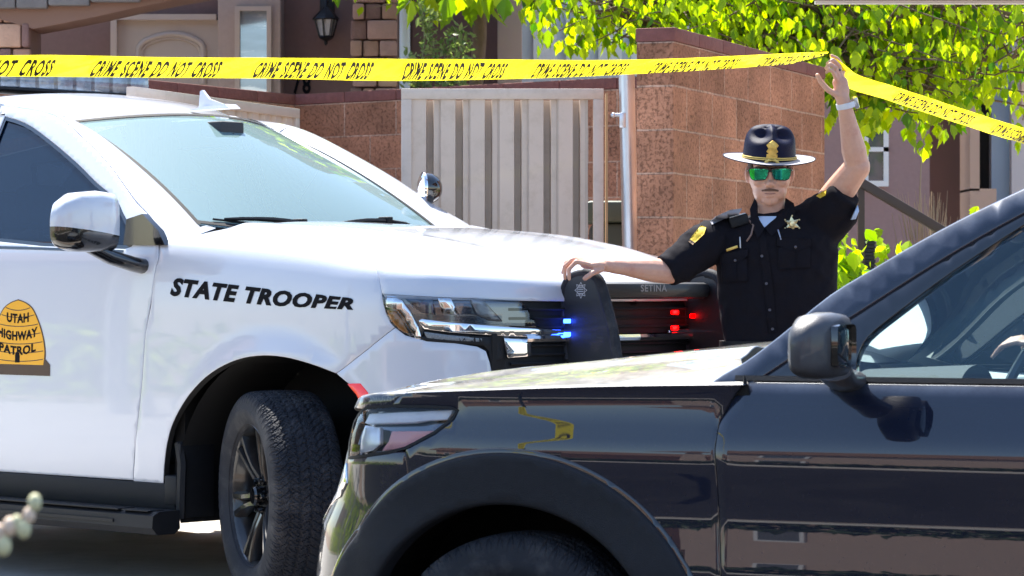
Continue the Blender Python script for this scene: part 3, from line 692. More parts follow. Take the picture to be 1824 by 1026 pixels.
# interior
seats(suv, (-1.75,), (-.42, .42), .75, 1.38); seats(suv, (-2.6,), (-.45, 0, .45), .78, 1.38)
g = G(); g.prism([(-1.15, 1.05), (-1.18, 1.34), (-1.10, 1.40), (-.72, 1.415), (-.68, 1.2), (-.7, 1.0)], -.88, .88)
g.prism([(-1.14, 1.40), (-1.05, 1.455), (-.85, 1.45), (-.74, 1.41)], .25, .65); g.make('dashboard', mat('pale_dash', (.42, .45, .48), .4), suv, auto=25)
g = G(); g.lathe([(.18, -.012), (.195, -.004), (.195, .006), (.18, .012), (.172, 0)], 30, 'x', closed=True); g.box(-.02, .02, -.17, .17, -.03, .02, bev=.01); o = g.make('steering_wheel', M['seat'], suv); o.location = (-1.30, .42, 1.32); o.rotation_euler = (0, R(-25), 0)
g = G(); g.ball((-1.33, 0, 1.80), (.02, .12, .035), 20, 12); g.tube([(-1.32, 0, 1.82), (-1.36, 0, 1.90)], .01, 6); g.box(-1.50, -1.36, -.07, .07, 1.89, 1.955, bev=.01); g.make('rear_view_mirror', M['seat'], suv)
# door mirror
def mirror_suv():
    v = []; f = []; n = 22; rows = [(0, .02), (.012, .07), (.04, .10), (.10, .118), (.17, .112), (.22, .085), (.245, .03)]
    # superellipse sections stacked laterally (y), outline in x-z
    sec = [(-.0, .045, .085, 0, .0), (-.02, .066, .104, .0, .0), (-.10, .070, .110, .0, .0), (-.19, .062, .104, -.006, -.004), (-.245, .042, .080, -.014, -.012), (-.268, .018, .05, -.02, -.02)]
    for (yy, a, b, cx, cz) in sec:
        for k in range(n):
            t = 2 * math.pi * k / n; c, s_ = math.cos(t), math.sin(t); v.append((cx + a * math.copysign(abs(c)**.55, c), yy, cz + b * math.copysign(abs(s_)**.6, s_)))
    for i in range(len(sec) - 1):
        for k in range(n): f.append((i * n + k, i * n + (k + 1) % n, (i + 1) * n + (k + 1) % n, (i + 1) * n + k))
    f.append(tuple(range(n))); f.append(tuple((len(sec) - 1) * n + k for k in range(n))[::-1])
    return v, f
def cut_z(v, f, fn_, keep_above):
    bm = bmesh.new(); vs = [bm.verts.new(p) for p in v]
    for q in f: bm.faces.new([vs[i] for i in q])
    bmesh.ops.subdivide_edges(bm, edges=bm.edges[:], cuts=1, use_grid_fill=True)
    bmesh.ops.bisect_plane(bm, geom=bm.verts[:] + bm.edges[:] + bm.faces[:], plane_co=fn_[0], plane_no=fn_[1], clear_inner=keep_above, clear_outer=not keep_above)
    e = [x for x in bm.edges if x.is_boundary]
    if e: bmesh.ops.contextual_create(bm, geom=e)
    bm.verts.index_update(); v = [q.co[:] for q in bm.verts]; f = [tuple(q.index for q in p.verts) for p in bm.faces]; bm.free(); return v, f
mc = (-.845, -1.115, 1.485)
v, f = mirror_suv(); mrot = Matrix.Translation(mc) @ Matrix.Rotation(R(8), 4, 'Z') @ Matrix.Scale(1.12, 4)
vu, fu = cut_z(v, f, ((0, 0, -.052), (0, .12, 1)), True); vl, fl2 = cut_z(v, f, ((0, 0, -.053), (0, .12, 1)), False)
g = G(); g.add([mrot @ Vector(p) for p in vl], fl2); g.tube([mrot @ Vector(p) for p in ((.0, -.12, -.085), (.015, -.02, -.125), (.05, .06, -.15), (.07, .15, -.165))], [.035, .04, .042, .045], 12, ell=.75)
g.prism([(-.92, 1.395), (-.66, 1.392), (-.70, 1.45), (-.80, 1.52), (-.90, 1.50)], -.985, -.955); mo = g.make('door_mirror', M['gloss'], suv, auto=40)
g = G(); g.add([mrot @ Vector(p) for p in vu], fu); g.make('mirror_cap', M['white'], mo, auto=45)
g = G(); g.box(-.066, -.062, -.19, -.04, -.07, .07, mtx=mrot); g.make('mirror_glass', M['chrome'], mo)
n = flip_copy(mo); [flip_copy(c, c.name.split('.')[0], n) for c in mo.children]; n.location = (-.15, -.12, -.10)
# lettering
v, f = text2d('STATE TROOPER', 1, .05, .28, 1.10, sub=1); A_ = NS.inv(303, 527); B_ = NS.inv(622, 552); C_ = NS.inv(319, 494)
Lw = B_[0] - A_[0]; v = fit(v, Lw + .022, C_[1] - A_[1]); ang = math.atan2(B_[1] - A_[1], Lw); uv = np.stack([A_[0] + v[:, 0], A_[1] + v[:, 1] + v[:, 0] * math.tan(ang)], -1)
decal('lettering', NS, uv, f, M['black_ink'], pf)
# beehive emblem on the door
gold = mat('gold_vinyl', (.80, .38, .01), .4); brown = mat('dark_brown_vinyl', (.05, .02, .012), .45)
em = G(); cx = DS.inv(38, 600)[0]
def dpx(pts): return DS.trace(pts)
ctr = DS.inv(20, 535)
hive_r = [(0.0, 0), (.05, -.012), (.095, -.035), (.128, -.075), (.155, -.12), (.174, -.17), (.182, -.22), (.174, -.27)]
ex0 = DS.inv(33, 535); hx, hz = ex0
half = [(hx + a, hz + b * 1.0) for a, b in hive_r]; left = [(hx - a, hz + b) for a, b in hive_r[1:]][::-1]
out = spl(half, 4) + [(hx - p[0] + hx, p[1]) for p in spl(half, 4)][::-1]
out = [(x, z + .0) for x, z in out]
def dec_poly(P_, m, off, nm='emblem', par=dr, S=DS):
    V, F = polymesh(P_, .03); return decal(nm, S, V, F, m, par, off)
cen = np.mean(out, 0)
emb = dec_poly([(cen[0] + (x - cen[0]) * 1.05, cen[1] + (z - cen[1]) * 1.04) for x, z in out], brown, .001)
dec_poly(out, gold, .0016, 'hive', emb)
dec_poly([(hx - .225, hz - .315), (hx + .220, hz - .315), (hx + .220, hz - .268), (hx + .182, hz - .240), (hx - .182, hz - .240), (hx - .225, hz - .268)], brown, .0014, 'emblem_base', emb)
dec_poly([(hx - .016, hz - .262)] + [(hx + .016 * math.cos(t), hz - .232 + .016 * math.sin(t)) for t in np.linspace(math.pi, 0, 8)] + [(hx + .016, hz - .262)], M['black_ink'], .0022, 'hive_door', emb)
g = G()
for zz in (-.03, -.06, -.098, -.135, -.172, -.21, -.245):
    hw = np.interp(-zz, [-b for a, b in hive_r], [a for a, b in hive_r]); pts = [(hx + hw * t, hz + zz - .012 * (1 - t * t)) for t in np.linspace(-.97, .97, 14)]; v, f = strip_on(DS, pts, .0035, .0021); g.add(v, f)
g.make('hive_lines', brown, emb, auto=0)
for s_, zz, wd, hh in (('UTAH', -.092, .150, .040), ('HIGHWAY', -.155, .27, .040), ('PATROL', -.218, .25, .038)):
    v, f = text2d(s_, 1, .04, 0, 1.08, sub=1); v = fit(v, wd, hh); x = v[:, 0] - wd / 2; uv = np.stack([hx + x, hz + zz + v[:, 1] - .6 * (wd / 2)**2 * 1.4 + 1.2 * x * x], -1); decal('emblem_lettering', DS, uv, f, M['black_ink'], emb, .0026)
# light bar, antenna, spotlight
lbx = -2.68; lz = 2.138
g = G(); g.box(lbx - .15, lbx + .15, -.70, .50, lz - .004, lz + .006, bev=.003); g.box(lbx - .03, lbx + .03, -.5, -.42, 2.06, lz + .002); g.box(lbx - .03, lbx + .03, .42, .5, 2.04, lz + .002)
o = g.make('light_bar', M['plastic'], suv)
g = G(); g.box(lbx - .15, lbx + .15, -.71, .51, lz + .004, lz + .104, bev=.016); g.make('light_bar_lens', glass('bar_lens', (.75, .82, .92), ior=1.7, body=(.5, .6, .8), bodyw=.08), o)
g = G()
for y in np.arange(-.55, .56, .11): g.box(lbx - .12, lbx + .135, y - .145, y - .055, lz + .008, lz + .090, bev=.004)
g.make('lamp_module', mat('bar_led', (.45, .50, .60), .25, metal=.3, var=.9, vscale=25), o)
g = G(); g.box(lbx - .148, lbx + .148, -.7, .5, lz + .098, lz + .106, bev=.003)
g.make('light_bar_cap', mat('pale_cap', (.55, .6, .68), .3), o)
g = G(); v = []; f = []; bs_ = [(-.17, .0), (-.10, .035), (.02, .05), (.13, .045), (.16, .0)]
ax, ay, az = -1.70, .20, 2.03
g.prism([(-.15, 0), (-.05, .014), (.10, .02), (.13, .0)], -.035, .035); 
g.prism([(-.11, .012), (-.10, .088), (-.085, .092), (-.04, .05), (.06, .022), (.10, .012)], -.007, .007)
o = g.make('roof_antenna', M['white'], suv, auto=30); o.location = (ax, ay, az); o.scale = (-1, 1, 1); o.scale = (1, 1, 1)
sp = (-1.01, .87, 1.672)
mt = Matrix.Translation(sp) @ Matrix.Rotation(R(-125), 4, 'Z') @ Matrix.Rotation(R(90), 4, 'Y')
g = G(); v0 = G(); v0.lathe([(0, -.065), (.03, -.062), (.055, -.045), (.070, -.015), (.074, .012), (.074, .02)], 30, 'z'); g.add([mt @ Vector(p) for p in v0.v], v0.f)
g.tube([(sp[0], sp[1], sp[2] - .07), (sp[0] + .01, sp[1] - .03, sp[2] - .13), (sp[0] + .05, sp[1] - .08, sp[2] - .16)], .014, 8); so = g.make('spotlight', M['gloss'], suv, auto=50)
v0 = G(); v0.lathe([(.074, .012), (.078, .018), (.076, .026), (.068, .030), (.04, .042), (0, .046)], 30, 'z'); g = G(); g.add([mt @ Vector(p) for p in v0.v], v0.f); g.make('spotlight_lens', M['chrome'], so)
# ---- push bumper
pb_px = [(1010, 640), (1004, 575), (1003, 525), (1007, 505), (1017, 492), (1034, 486), (1052, 486), (1066, 493), (1076, 512), (1086, 550), (1096, 590), (1103, 640)]
yl = -.38; C0, S0 = math.cos(R(43)), math.sin(R(43))
def side_plane(px, py, y):
    d0 = (px - 912) / FPX; A = np.array([[d0, -T.fw[0]], [1, -T.fw[1]]]); t, x = np.linalg.solve(A, T.o + y * T.lf); return (float(x), float(CH + (513 - py) / FPX * t))
prof = spl([side_plane(a, b, yl) for a, b in pb_px], 3); prof = prof + [(prof[-1][0] + .01, .55), (prof[-1][0] - .02, .42), (prof[0][0] + .06, .42), (prof[0][0] + .0, .55)]
pbm = mat('bumper_black', (.016, .017, .020), .5, coat=.2, bump=.25, bscale=350)
pm = G(); pm.prism(prof, yl - .006, yl + .006); pbo = pm.make('push_bumper', pbm, suv, auto=30)
def pad(prof, y, nm):
    cc = np.mean(prof, 0); edge = [p for p in prof if p[1] > .56]; g = G(); g.tube([(x, y, z) for x, z in edge], .013, 10, ell=1.0); g.tube([(x - .012, y + .0, z) for x, z in edge[len(edge) // 2:]], .019, 10)
    return g.make(nm, M['rub'], pbo, auto=60)
pad(prof, yl, 'rubber_edge')
g = G(); dxx = .0; far = [(x + dxx, z) for x, z in prof]; g.prism(far, .34 - .006, .34 + .006); g.make('upright', pbm, pbo, auto=30); pad(far, .34, 'rubber_edge')
X1 = max(p[0] for p in prof)
g = G(); g.box(1.00, 1.09, -.368, .33, 1.178, 1.242, bev=.022); g.box(1.02, 1.07, -.36, .36, .86, .93, bev=.012); g.box(1.02, 1.07, -.36, .36, .60, .68, bev=.012); g.make('cross_bar', pbm, pbo)
g = G(); g.box(.85, 1.03, -.30, -.26, .5, .6); g.box(.85, 1.03, .26, .30, .5, .6); g.make('mounting_bracket', pbm, pbo)
v, f = text2d('SETINA', 1, .02, 0, 1.1, sub=0); v = fit(v, .155, .027); me_ = mesh('lettering', [(1.0925, x - .10, 1.206 + z) for x, z in v], f, mat('white_ink', (.30, .30, .32), .5), pbo, smooth=False)
def star_pts(n, r, q, rot=0): return [((r if i % 2 == 0 else q) * math.cos(rot + math.pi * i / n), (r if i % 2 == 0 else q) * math.sin(rot + math.pi * i / n)) for i in range(2 * n)]
bc = side_plane(1037, 517, yl); st = [(bc[0] + a, bc[1] + b) for a, b in star_pts(8, .032, .021, math.pi / 8 * 0)]
g = G(); inn = [(bc[0] + (x - bc[0]) * .86, bc[1] + (z - bc[1]) * .86) for x, z in st]; v = [(x, yl - .0075, z) for x, z in st + inn]; n = len(st); g.add(v, [(i, (i + 1) % n, n + (i + 1) % n, n + i) for i in range(n)])
for k in range(4): g.box(bc[0] - .013, bc[0] + .013, yl - .0085, yl - .0075, bc[1] - .014 + k * .008, bc[1] - .0105 + k * .008)
v0 = G(); v0.lathe([(.017, 0), (.0195, 0)], 20, 'y', (bc[0], yl - .0078, bc[1])); g.add(v0.v, v0.f); g.make('star_emblem', mat('silver_ink', (.45, .46, .48), .4), pbo, smooth=False)
def led(nm, col, y, z, s=1, x=1.07):
    g = G(); g.box(x - .004, x + .004, y - .020 * s, y + .020 * s, z - .008, z + .008, bev=.003); return g.make(nm, mat('lit_' + nm, col, .3, emit=col, es=7 if 'blue' in nm else 6), suv)
led('blue_lamp', (.02, .08, 1.0), -.40, 1.095, x=.985); led('blue_lamp', (.02, .08, 1.0), -.40, 1.045, x=.985); led('red_lamp', (1.0, .0, .0), .13, 1.125); led('red_lamp', (1.0, .015, .01), .13, 1.065); led('red_lamp', (1.0, .015, .01), .33, 1.11, 1.0, x=1.0)
# ------------------------------------------------------------------ dark suv in front
X_ = Frame(205, .396, 8.788, -.22)
car = empty('dark_suv', 'dark navy SUV with dusty hood and grey wheel arch cladding, nearest the camera', 'car', (X_.o[0], X_.o[1], -.22), X_.rz)
yz_ = sm([.28, .36, .5, .62, .70, .78, .86, .93, 1.0, 1.05, 1.10, 1.16, 1.20, 1.30, 1.5, 1.7, 1.80], [.93, .955, .972, .984, .985, .979, .975, .977, .979, .972, .956, .938, .922, .878, .785, .685, .63])
xe_ = sm([-.7, -.3, 0, .3, .48, .62, .75], [1.192, 1.182, 1.17, 1.155, 1.140, 1.11, 1.07]); xc_ = sm([-.7, -.5, -.25, 0, .2, .5, .62, .75], [.115, .107, .088, .070, .056, .030, .012, .0])
def xH(x, y):
    q = np.clip(np.abs(y) / .95, 0, 1); r = .014 * np.exp(-((np.abs(y) - (.60 + .1 * x)) / .05)**2) * np.clip((.5 - x) / .3, 0, 1)
    return xe_(x) + xc_(x) * (1 - q**2.4) + r
def xpz(z):
    f = yz_(np.minimum(z, 1.2)) / .985; g = np.interp(z, [.3, .45, .62, .78, .86, .95, 1.1], [.04, .14, .16, .12, .05, .0, -.055]); return f, g
XB = [(-.66, .985), (-.3, .986), (0, .986), (.22, .978), (.36, .962), (.48, .918), (.565, .835), (.625, .70), (.675, .5), (.705, .25), (.715, 0)]
xn = Nose(1, XB, 1.085, xH, .028, .955, .10, rr=.10, profz=xpz)
xn.nx = 3.0
XS = Surf(xn, X_, -.15, xn.amax, .30, xn.btop, 1); _q = XS.nrm(.5, .8); XS.flip *= (1 if _q[1] > 0 else -1)
def xdoor(x, z):
    x, z = np.broadcast_arrays(np.asarray(x, float), np.asarray(z, float)); return np.stack([x, yz_(z), z], -1)
XD = Surf(xdoor, X_, -4.2, -.2, .28, 1.8, 1); _q = XD.nrm(-1., .8); XD.flip *= (1 if _q[1] > 0 else -1)
navy = M['navy']
a0 = xn.a_of_x(0.0)
def arc(r, t0, t1, n=26, cz=.40, c=a0): return [(c + r * math.cos(t), cz + r * math.sin(t)) for t in np.linspace(t0, t1, n)]
lampo = XS.trace([(697, 723), (760, 724), (803, 726), (815, 731), (806, 746), (775, 770), (740, 789), (722, 798), (690, 806), (655, 811), (640, 813), (622, 816), (623, 790), (632, 752), (640, 738), (652, 727)])
seamx = XS.trace([(736, 699), (697, 723)])
hb = xn.bs + xn.rr + .012
cutx = XS.trace([(1318, 692), (1297, 722), (1280, 757), (1273, 800), (1277, 860), (1281, 940), (1285, 1040)])
jf = XS.trace([(722, 806), (722, 850)]); th0 = math.asin(min(1, max(-1, (jf[1][1] - .40) / .585))); 
tfront = math.atan2(jf[1][1] - .40, jf[1][0] - a0)
fo = [(cutx[-1][0], .36)] + [(a0 - .60, .36), (a0 - .585, .40)] + arc(.585, math.pi - .05, tfront) + [jf[0]] + lampo[7:2:-1][0:0]
fo = fo + [lampo[7], lampo[6], lampo[5], lampo[4], lampo[3], lampo[2], lampo[1], lampo[0], (seamx[0][0], hb), (cutx[0][0] - .02, hb)] + cutx
fo = [p for p in fo]
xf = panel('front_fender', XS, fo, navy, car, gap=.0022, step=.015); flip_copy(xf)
ho = [(.12, xn.btop), (.12, xn.bs + xn.rr + .30), (cutx[0][0] - .02, hb), (seamx[0][0], hb), lampo[0], lampo[15], (lampo[14][0] + .06, lampo[14][1] + .02), (xn.amax, 1.03), (xn.amax, xn.btop)]
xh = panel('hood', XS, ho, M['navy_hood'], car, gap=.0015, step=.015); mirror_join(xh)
bo = [jf[0]] + lampo[8:13] + [(lampo[12][0] + .10, .90), (xn.amax, .88), (xn.amax, .42), (a0 + .62, .34), (a0 + .585, .40)] + arc(.585, .06, tfront)
xb = panel('front_bumper', XS, bo, navy, car, gap=.002, step=.015); mirror_join(xb)
ag = xn.amax - .62
gr = panel('grille', XS, [(ag, .90), (ag + .03, 1.03), (xn.amax, 1.02), (xn.amax, .60), (ag + .1, .62)], M['dchrome'], car, gap=0, off=.004, fl=.02); mirror_join(gr)
ct = panel('corner_trim', XS, XS.trace([(618, 826), (604, 868), (580, 890), (562, 905), (556, 930), (566, 925), (590, 900), (608, 884), (618, 860)]), M['chrome'], car, gap=0, off=.004, fl=.01); flip_copy(ct)
# headlight
hl = panel('headlight', XS, lampo, M['dchrome'], car, off=-.045, fl=.004, gap=0, grid=.02)
def hbit(nm, px, m, off): return panel(nm, XS, XS.trace(px), m, hl, gap=0, off=off, fl=.012, grid=.02, step=.012)
hbit('lamp_reflector', [(690, 767), (772, 766), (745, 785), (705, 797), (672, 803), (684, 786)], mat('pink_grey', (.80, .40, .42), .45), -.020)
hbit('lamp_reflector', [(648, 738), (800, 731), (790, 745), (640, 750)], mat('silver_trim', (.85, .88, .95), .5), -.018)
hbit('lamp_reflector', [(640, 756), (668, 760), (668, 790), (655, 802), (632, 806), (634, 775)], mat('silver_trim2', (.75, .78, .85), .3, metal=.4), -.018)
for cx_, cy_, r_ in (): hbit('projector', [(cx_ + r_ * math.cos(t), cy_ + r_ * .8 * math.sin(t)) for t in np.linspace(0, 6.0, 16)], mat('projector_blue', (.05, .08, .14), .15, metal=.5), -.012)
panel('lens', XS, lampo, glass('soft_lens', (.92, .94, .96), ior=1.38), hl, off=.002, fl=.02)
v, f = strip_on(XS, lampo + [lampo[0]], .008, .0025); g = G(); g.add(v, f); g.make('lamp_seal', M['plastic'], hl)
hl2 = flip_copy(hl); [flip_copy(c, c.name.split('.')[0], hl2) for c in hl.children]
# wheel arch cladding
co = arc(.594, .02, math.pi - .02, 60) + arc(.474, math.pi - .02, .02, 50)
ck = panel('wheel_arch_cladding', XS, co, M['clad'], car, gap=0, off=.014, fl=.05, rnd=.010, step=.02, grid=.02); flip_copy(ck)
ck2 = panel('arch_lip', XS, arc(.612, .02, math.pi - .02, 60) + arc(.59, math.pi - .02, .02, 50), M['gloss'], car, gap=0, off=.004, fl=.02, rnd=.004); flip_copy(ck2)
rs = panel('side_marker', XS, [(a0 + .20, .962), (a0 + .26, .936), (a0 + .255, .926), (a0 + .195, .950)], M['redlens'], car, gap=0, off=.006, fl=.01); flip_copy(rs)
# windscreen pillar band and door
up_px = [(1258, 690), (1290, 668), (1330, 645), (1390, 600), (1480, 527), (1560, 478), (1640, 431), (1730, 383), (1824, 338)]
lo_px = [(1335, 684), (1400, 641), (1470, 592), (1540, 547), (1640, 483), (1740, 423), (1824, 377)]
up = spl(XD.trace(up_px), 3); lo = spl(XD.trace(lo_px), 3)
xe, ze = up[-1]; up += [(xe - .12, ze + .05), (xe - .32, ze + .085), (xe - .7, 1.765), (-3.0, 1.76), (-3.6, 1.72)]
xl, zl = lo[-1]; lo += [(xl - .12, zl + .045), (xl - .30, zl + .075), (xl - .66, 1.70), (-3.0, 1.69), (-3.6, 1.66)]
pb_ = panel('windshield_pillar', XD, [(up[0][0] - .0, 1.185)] + up + lo[::-1] + [(lo[0][0], 1.185)], navy, car, gap=.001, fl=.045, rnd=.008); flip_copy(pb_)
win_px = [(1526, 670), (1522, 655), (1526, 630), (1545, 597), (1600, 552), (1700, 478), (1824, 397)]
wn = spl(XD.trace(win_px), 3); xw, zw = wn[-1]; belt = XD.inv(1824, 673)[1]; wn += [(xw - .1, zw + .035), (-1.60, min(1.665, zw + .09)), (-1.68, belt)]
bz_ = XD.inv(1500, 679)[1]
wfp = panel('window_frame', XD, [(lo[0][0] + .02, bz_)] + lo[:-3] + [(-1.80, 1.69), (-1.84, belt)] + [(-1.84, bz_)], M['gloss'], car, holes=[wn], off=-.006, fl=.03, gap=.001)
flip_copy(wfp)
cutd = XD.trace([(1322, 684), (1318, 692), (1297, 722), (1280, 757), (1273, 800), (1277, 860), (1281, 940), (1285, 1040)])
do = cutd + [(cutd[-1][0], .48), (-1.80, .48), (-1.84, .8), (-1.82, bz_ - .004), (cutd[0][0], bz_ - .004)]
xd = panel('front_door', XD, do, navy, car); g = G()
v, f = strip_on(XD, [(cutd[0][0] + .02, bz_ + .003), (-1.84, bz_ + .003)], .014, .006); g.add(v, f); g.make('belt_trim', M['plastic'], xd)
gw = panel('window', XD, wn, M['clear'], xd, gap=0, off=-.016, fl=.004)
hh = G(); hh.tube([(-1.42, .978, .98), (-1.45, 1.01, .985), (-1.62, 1.01, .99), (-1.65, .976, .99)], .014, 10); hh.make('door_handle', navy, xd)
cl = panel('door_cladding', XD, [(cutd[-1][0] + .1, .30), (-2.0, .30), (-2.0, .475), (cutd[-1][0] + .1, .475)], M['clad'], xd, off=.01, rnd=.006)
xo = flip_copy(xd); [flip_copy(c, c.name.split('.')[0], xo) for c in xd.children]
rwin = [(-1.92, belt), (-2.62, belt + .01), (-2.72, 1.6), (-2.6, 1.665), (-1.92, 1.67)]
rdo = panel('rear_door', XD, [(-1.84, .48), (-2.55, .48), (-2.75, .95), (-2.80, 1.66), (-1.86, 1.69), (-1.84, .8)], navy, car, holes=[rwin]); panel('window', XD, rwin, M['tint'], rdo, gap=0, off=-.012, fl=.004)
qo = panel('quarter_panel', XD, [(-2.56, .48), (-2.58, .6)] + [(-3.02 + .47 * math.cos(t), .40 + .47 * math.sin(t)) for t in np.linspace(math.pi - .1, .1, 24)][::-1][::-1][0:0] + [(-3.02 + .47 * math.cos(t), .40 + .47 * math.sin(t)) for t in np.linspace(.15, math.pi - .15, 24)] + [(-3.75, .45), (-4.08, .5), (-4.08, 1.1), (-3.8, 1.64), (-2.80, 1.66), (-2.75, .95)], navy, car)
for o in (rdo, qo):
    n = flip_copy(o); [flip_copy(c, c.name.split('.')[0], n) for c in o.children]
# windscreen sheet, roof
upN = [tuple(xdoor(*p)) for p in up]
sh = [np.array(p) + [-.005, -.02, -.004] for p in upN if p[2] > 1.18 and p[0] > xe - .13]; sh = resample3(sh, 24)
def xws(u, v):
    u, v = np.broadcast_arrays(np.asarray(u, float), np.asarray(v, float)); t = np.clip(v, 0, 1) * 23; i = np.minimum(t.astype(int), 22); fr = (t - i)[..., None]
    p = sh[i] * (1 - fr) + sh[i + 1] * fr; q = p.copy(); q[..., 1] = p[..., 1] * u; bow = (1 - u * u); q[..., 0] += bow * (.09 - .03 * v); q[..., 2] += bow * (.0 + .035 * v); return q
XW = Surf(xws, X_, -1, 1, 0, 1, 1); _q = XW.nrm(0., .5); XW.flip *= (1 if _q[2] > 0 else -1)
xg = panel('windshield', XW, [(-1, .0), (1, .0), (1, 1), (-1, 1)], glass('front_glass', (.80, .90, .90), ior=1.5), car, grid=.07, step=.05, fl=.005, gap=.002)
g = G()
for pts in ([(-1, .0), (-1, 1)], [(1, 0), (1, 1)], [(-1, 1), (1, 1)], [(-1, .03), (1, .03)]):
    v, f = strip_on(XW, pts, .045, -.004); g.add(v, f)
g.make('windshield_trim', M['plastic'], xg)
rz_ = sorted([(p[0], p[1]) for p in up if p[1] > 1.3], key=lambda p: p[0]); rX = [p[0] for p in rz_]; rZ = [p[1] for p in rz_]
v = []; f = []; ns, nw = 40, 24
for i in range(ns + 1):
    for j in range(nw + 1):
        w_ = -1 + 2 * j / nw; t = i / ns; hx = xws(w_, 1.0)[0]; x = hx + (-3.62 - hx) * t; ez = float(np.interp(x, rX, rZ)); ey = float(yz_(ez)); v.append((x, w_ * ey * 1.0, ez + (.035 + .02 * min(1, t * 4)) * (1 - w_ * w_)))
for i in range(ns):
    for j in range(nw): f.append((i * (nw + 1) + j, (i + 1) * (nw + 1) + j, (i + 1) * (nw + 1) + j + 1, i * (nw + 1) + j + 1))
mesh('roof', v, f, navy, car)
g = G(); g.box(-4.1, -4.06, -.9, .9, .45, 1.12, bev=.01); g.make('tailgate', navy, car); mesh('rear_window', [(-4.07, -.9, 1.12), (-4.07, .9, 1.12), (-3.62, .66, 1.72), (-3.62, -.66, 1.72)], [(0, 1, 2, 3)], M['tint'], car, smooth=False)
# cowl pocket with wiper
g = G(); rows = []
for u in np.linspace(-1, 1, 24):
    b = xws(u, .0); q = xn(.115, xn.bs + xn.rr + .04 + (xn.W - .04) * (1 - abs(u))); q = q * [1, math.copysign(1, u or 1), 1]; rows.append(((q[0] + .02, q[1], q[2] - .035), (min(b[0], q[0] - .02), b[1], b[2] - .03)))
v = [p for r in rows for p in r]; g.add(v, [(2 * i, 2 * i + 1, 2 * i + 3, 2 * i + 2) for i in range(23)]); g.make('cowl', M['gloss'], car)
g = G(); a = xws(.78, .03); b = xws(.12, .015); g.tube([tuple(a * (1 - t) + b * t + np.array([.02, 0, .025 + .02 * math.sin(3.14 * t)])) for t in np.linspace(0, 1, 8)], [.007, .010, .012, .013, .012, .010, .008, .006], 8)
g.tube([(-.68, .72, 1.21), (-.62, .60, 1.245), (-.60, .45, 1.26)], [.015, .012, .008], 8); g.make('wiper', mat('wiper_grey', (.22, .22, .24), .35), car)
# mirror
g = G(); v, f = mirror_suv(); mt = Matrix.Translation((-.985, 1.165, 1.300)) @ Matrix.Rotation(R(180 - 4), 4, 'Z') @ Matrix.Diagonal((.80, .78, .74, 1)); g.add([mt @ Vector(p) for p in v], f); g.tube([(-.955, 1.10, 1.235), (-.945, 1.02, 1.212), (-.93, .92, 1.205)], [.05, .045, .055], 14, ell=.55)
pxm = [side_plane for _ in ()]
mo = g.make('door_mirror', mat('mirror_shell', (.05, .05, .058), .45, coat=.3, var=.2, vscale=50, bump=.2, bscale=400), car, auto=50)
g = G(); rim = [(1.052 * 0 + 0, 0)]; 
mg = G(); mg.box(-.072, -.060, -.18, -.03, -.07, .07, bev=.02); g.add([mt @ Vector((-p[0], p[1], p[2])) for p in mg.v], mg.f); g.make('mirror_glass', M['gloss'], mo)
mo2 = flip_copy(mo); [flip_copy(c, c.name.split('.')[0], mo2) for c in mo.children]
# underside
g = G(); g.box(-3.9, -.58, -.82, .82, .26, .42); g.box(-.58, .58, -.48, .48, .30, .86); g.box(.52, .62, -.7, .7, .4, .95); g.make('underbody', M['dark'], car)
for x in (0, -3.02):
    g = G(); v = []; f = []; n = 24
    for i in range(n + 1):
        t = math.pi * (i / n) * 1.12 - .19; rr = .52 if x == 0 else .49
        for yy in (.93, .52): v.append((x + rr * math.cos(t), yy, .40 + rr * math.sin(t)))
    for i in range(n): f.append((2 * i, 2 * i + 1, 2 * i + 3, 2 * i + 2))
    f.append(tuple(2 * i + 1 for i in range(n + 1))); g.add(v, f); o = g.make('wheel_well', M['dark'], car, auto=0); flip_copy(o)
w1 = wheel_at(car, (0, .835, .39), 0, True); build_tyre(w1, .39, .255, .255); build_rim(w1, .255); build_disc(w1)
copy_wheel(w1, car, (0, -.835, .39)); copy_wheel(w1, car, (-3.02, .835, .39), 0, True); copy_wheel(w1, car, (-3.02, -.835, .39))
# cabin
seats(car, (-1.95,), (-.40, .40), .62, 1.27); seats(car, (-2.85,), (-.4, .4), .62, 1.27)
g = G(); g.prism([(-1.02, .85), (-1.04, 1.12), (-.98, 1.175), (-.70, 1.19), (-.55, 1.15), (-.6, .8)], -.85, .85); g.make('dashboard', mat('dash_grey', (.40, .42, .44), .5, bump=.2, bscale=300), car, auto=25)
g = G(); v = []; f = []
for i in range(15):
    t = math.pi * i / 14
    for xx in (-1.12, -.82): v.append((xx, .40 + .17 * math.cos(t), 1.16 + (.075 if xx < -1 else .06) * math.sin(t)))
g.add(v, [(2 * i, 2 * i + 1, 2 * i + 3, 2 * i + 2) for i in range(14)]); g.make('instrument_hood', M['seat'], car)
swc = Vector((-1.245, .40, 1.165)); g = G(); v0 = G(); v0.lathe([(.178, -.013), (.192, -.006), (.194, .006), (.18, .014), (.17, 0)], 40, 'x', closed=True); v0.box(-.02, .02, -.17, .17, -.035, .025, bev=.012); v0.box(-.02, .02, -.03, .03, -.17, 0, bev=.012)
rot = Matrix.Rotation(R(-24), 4, 'Y'); g.add([Matrix.Translation(swc) @ rot @ Vector(p) for p in v0.v], v0.f); g.make('steering_wheel', mat('wheel_leather', (.05, .055, .065), .45), car)
g = G(); g.ball((-1.12, 0, 1.60), (.02, .12, .035), 16, 10); g.tube([(-1.11, 0, 1.62), (-1.13, 0, 1.70)], .01, 6); g.make('rear_view_mirror', M['seat'], car)
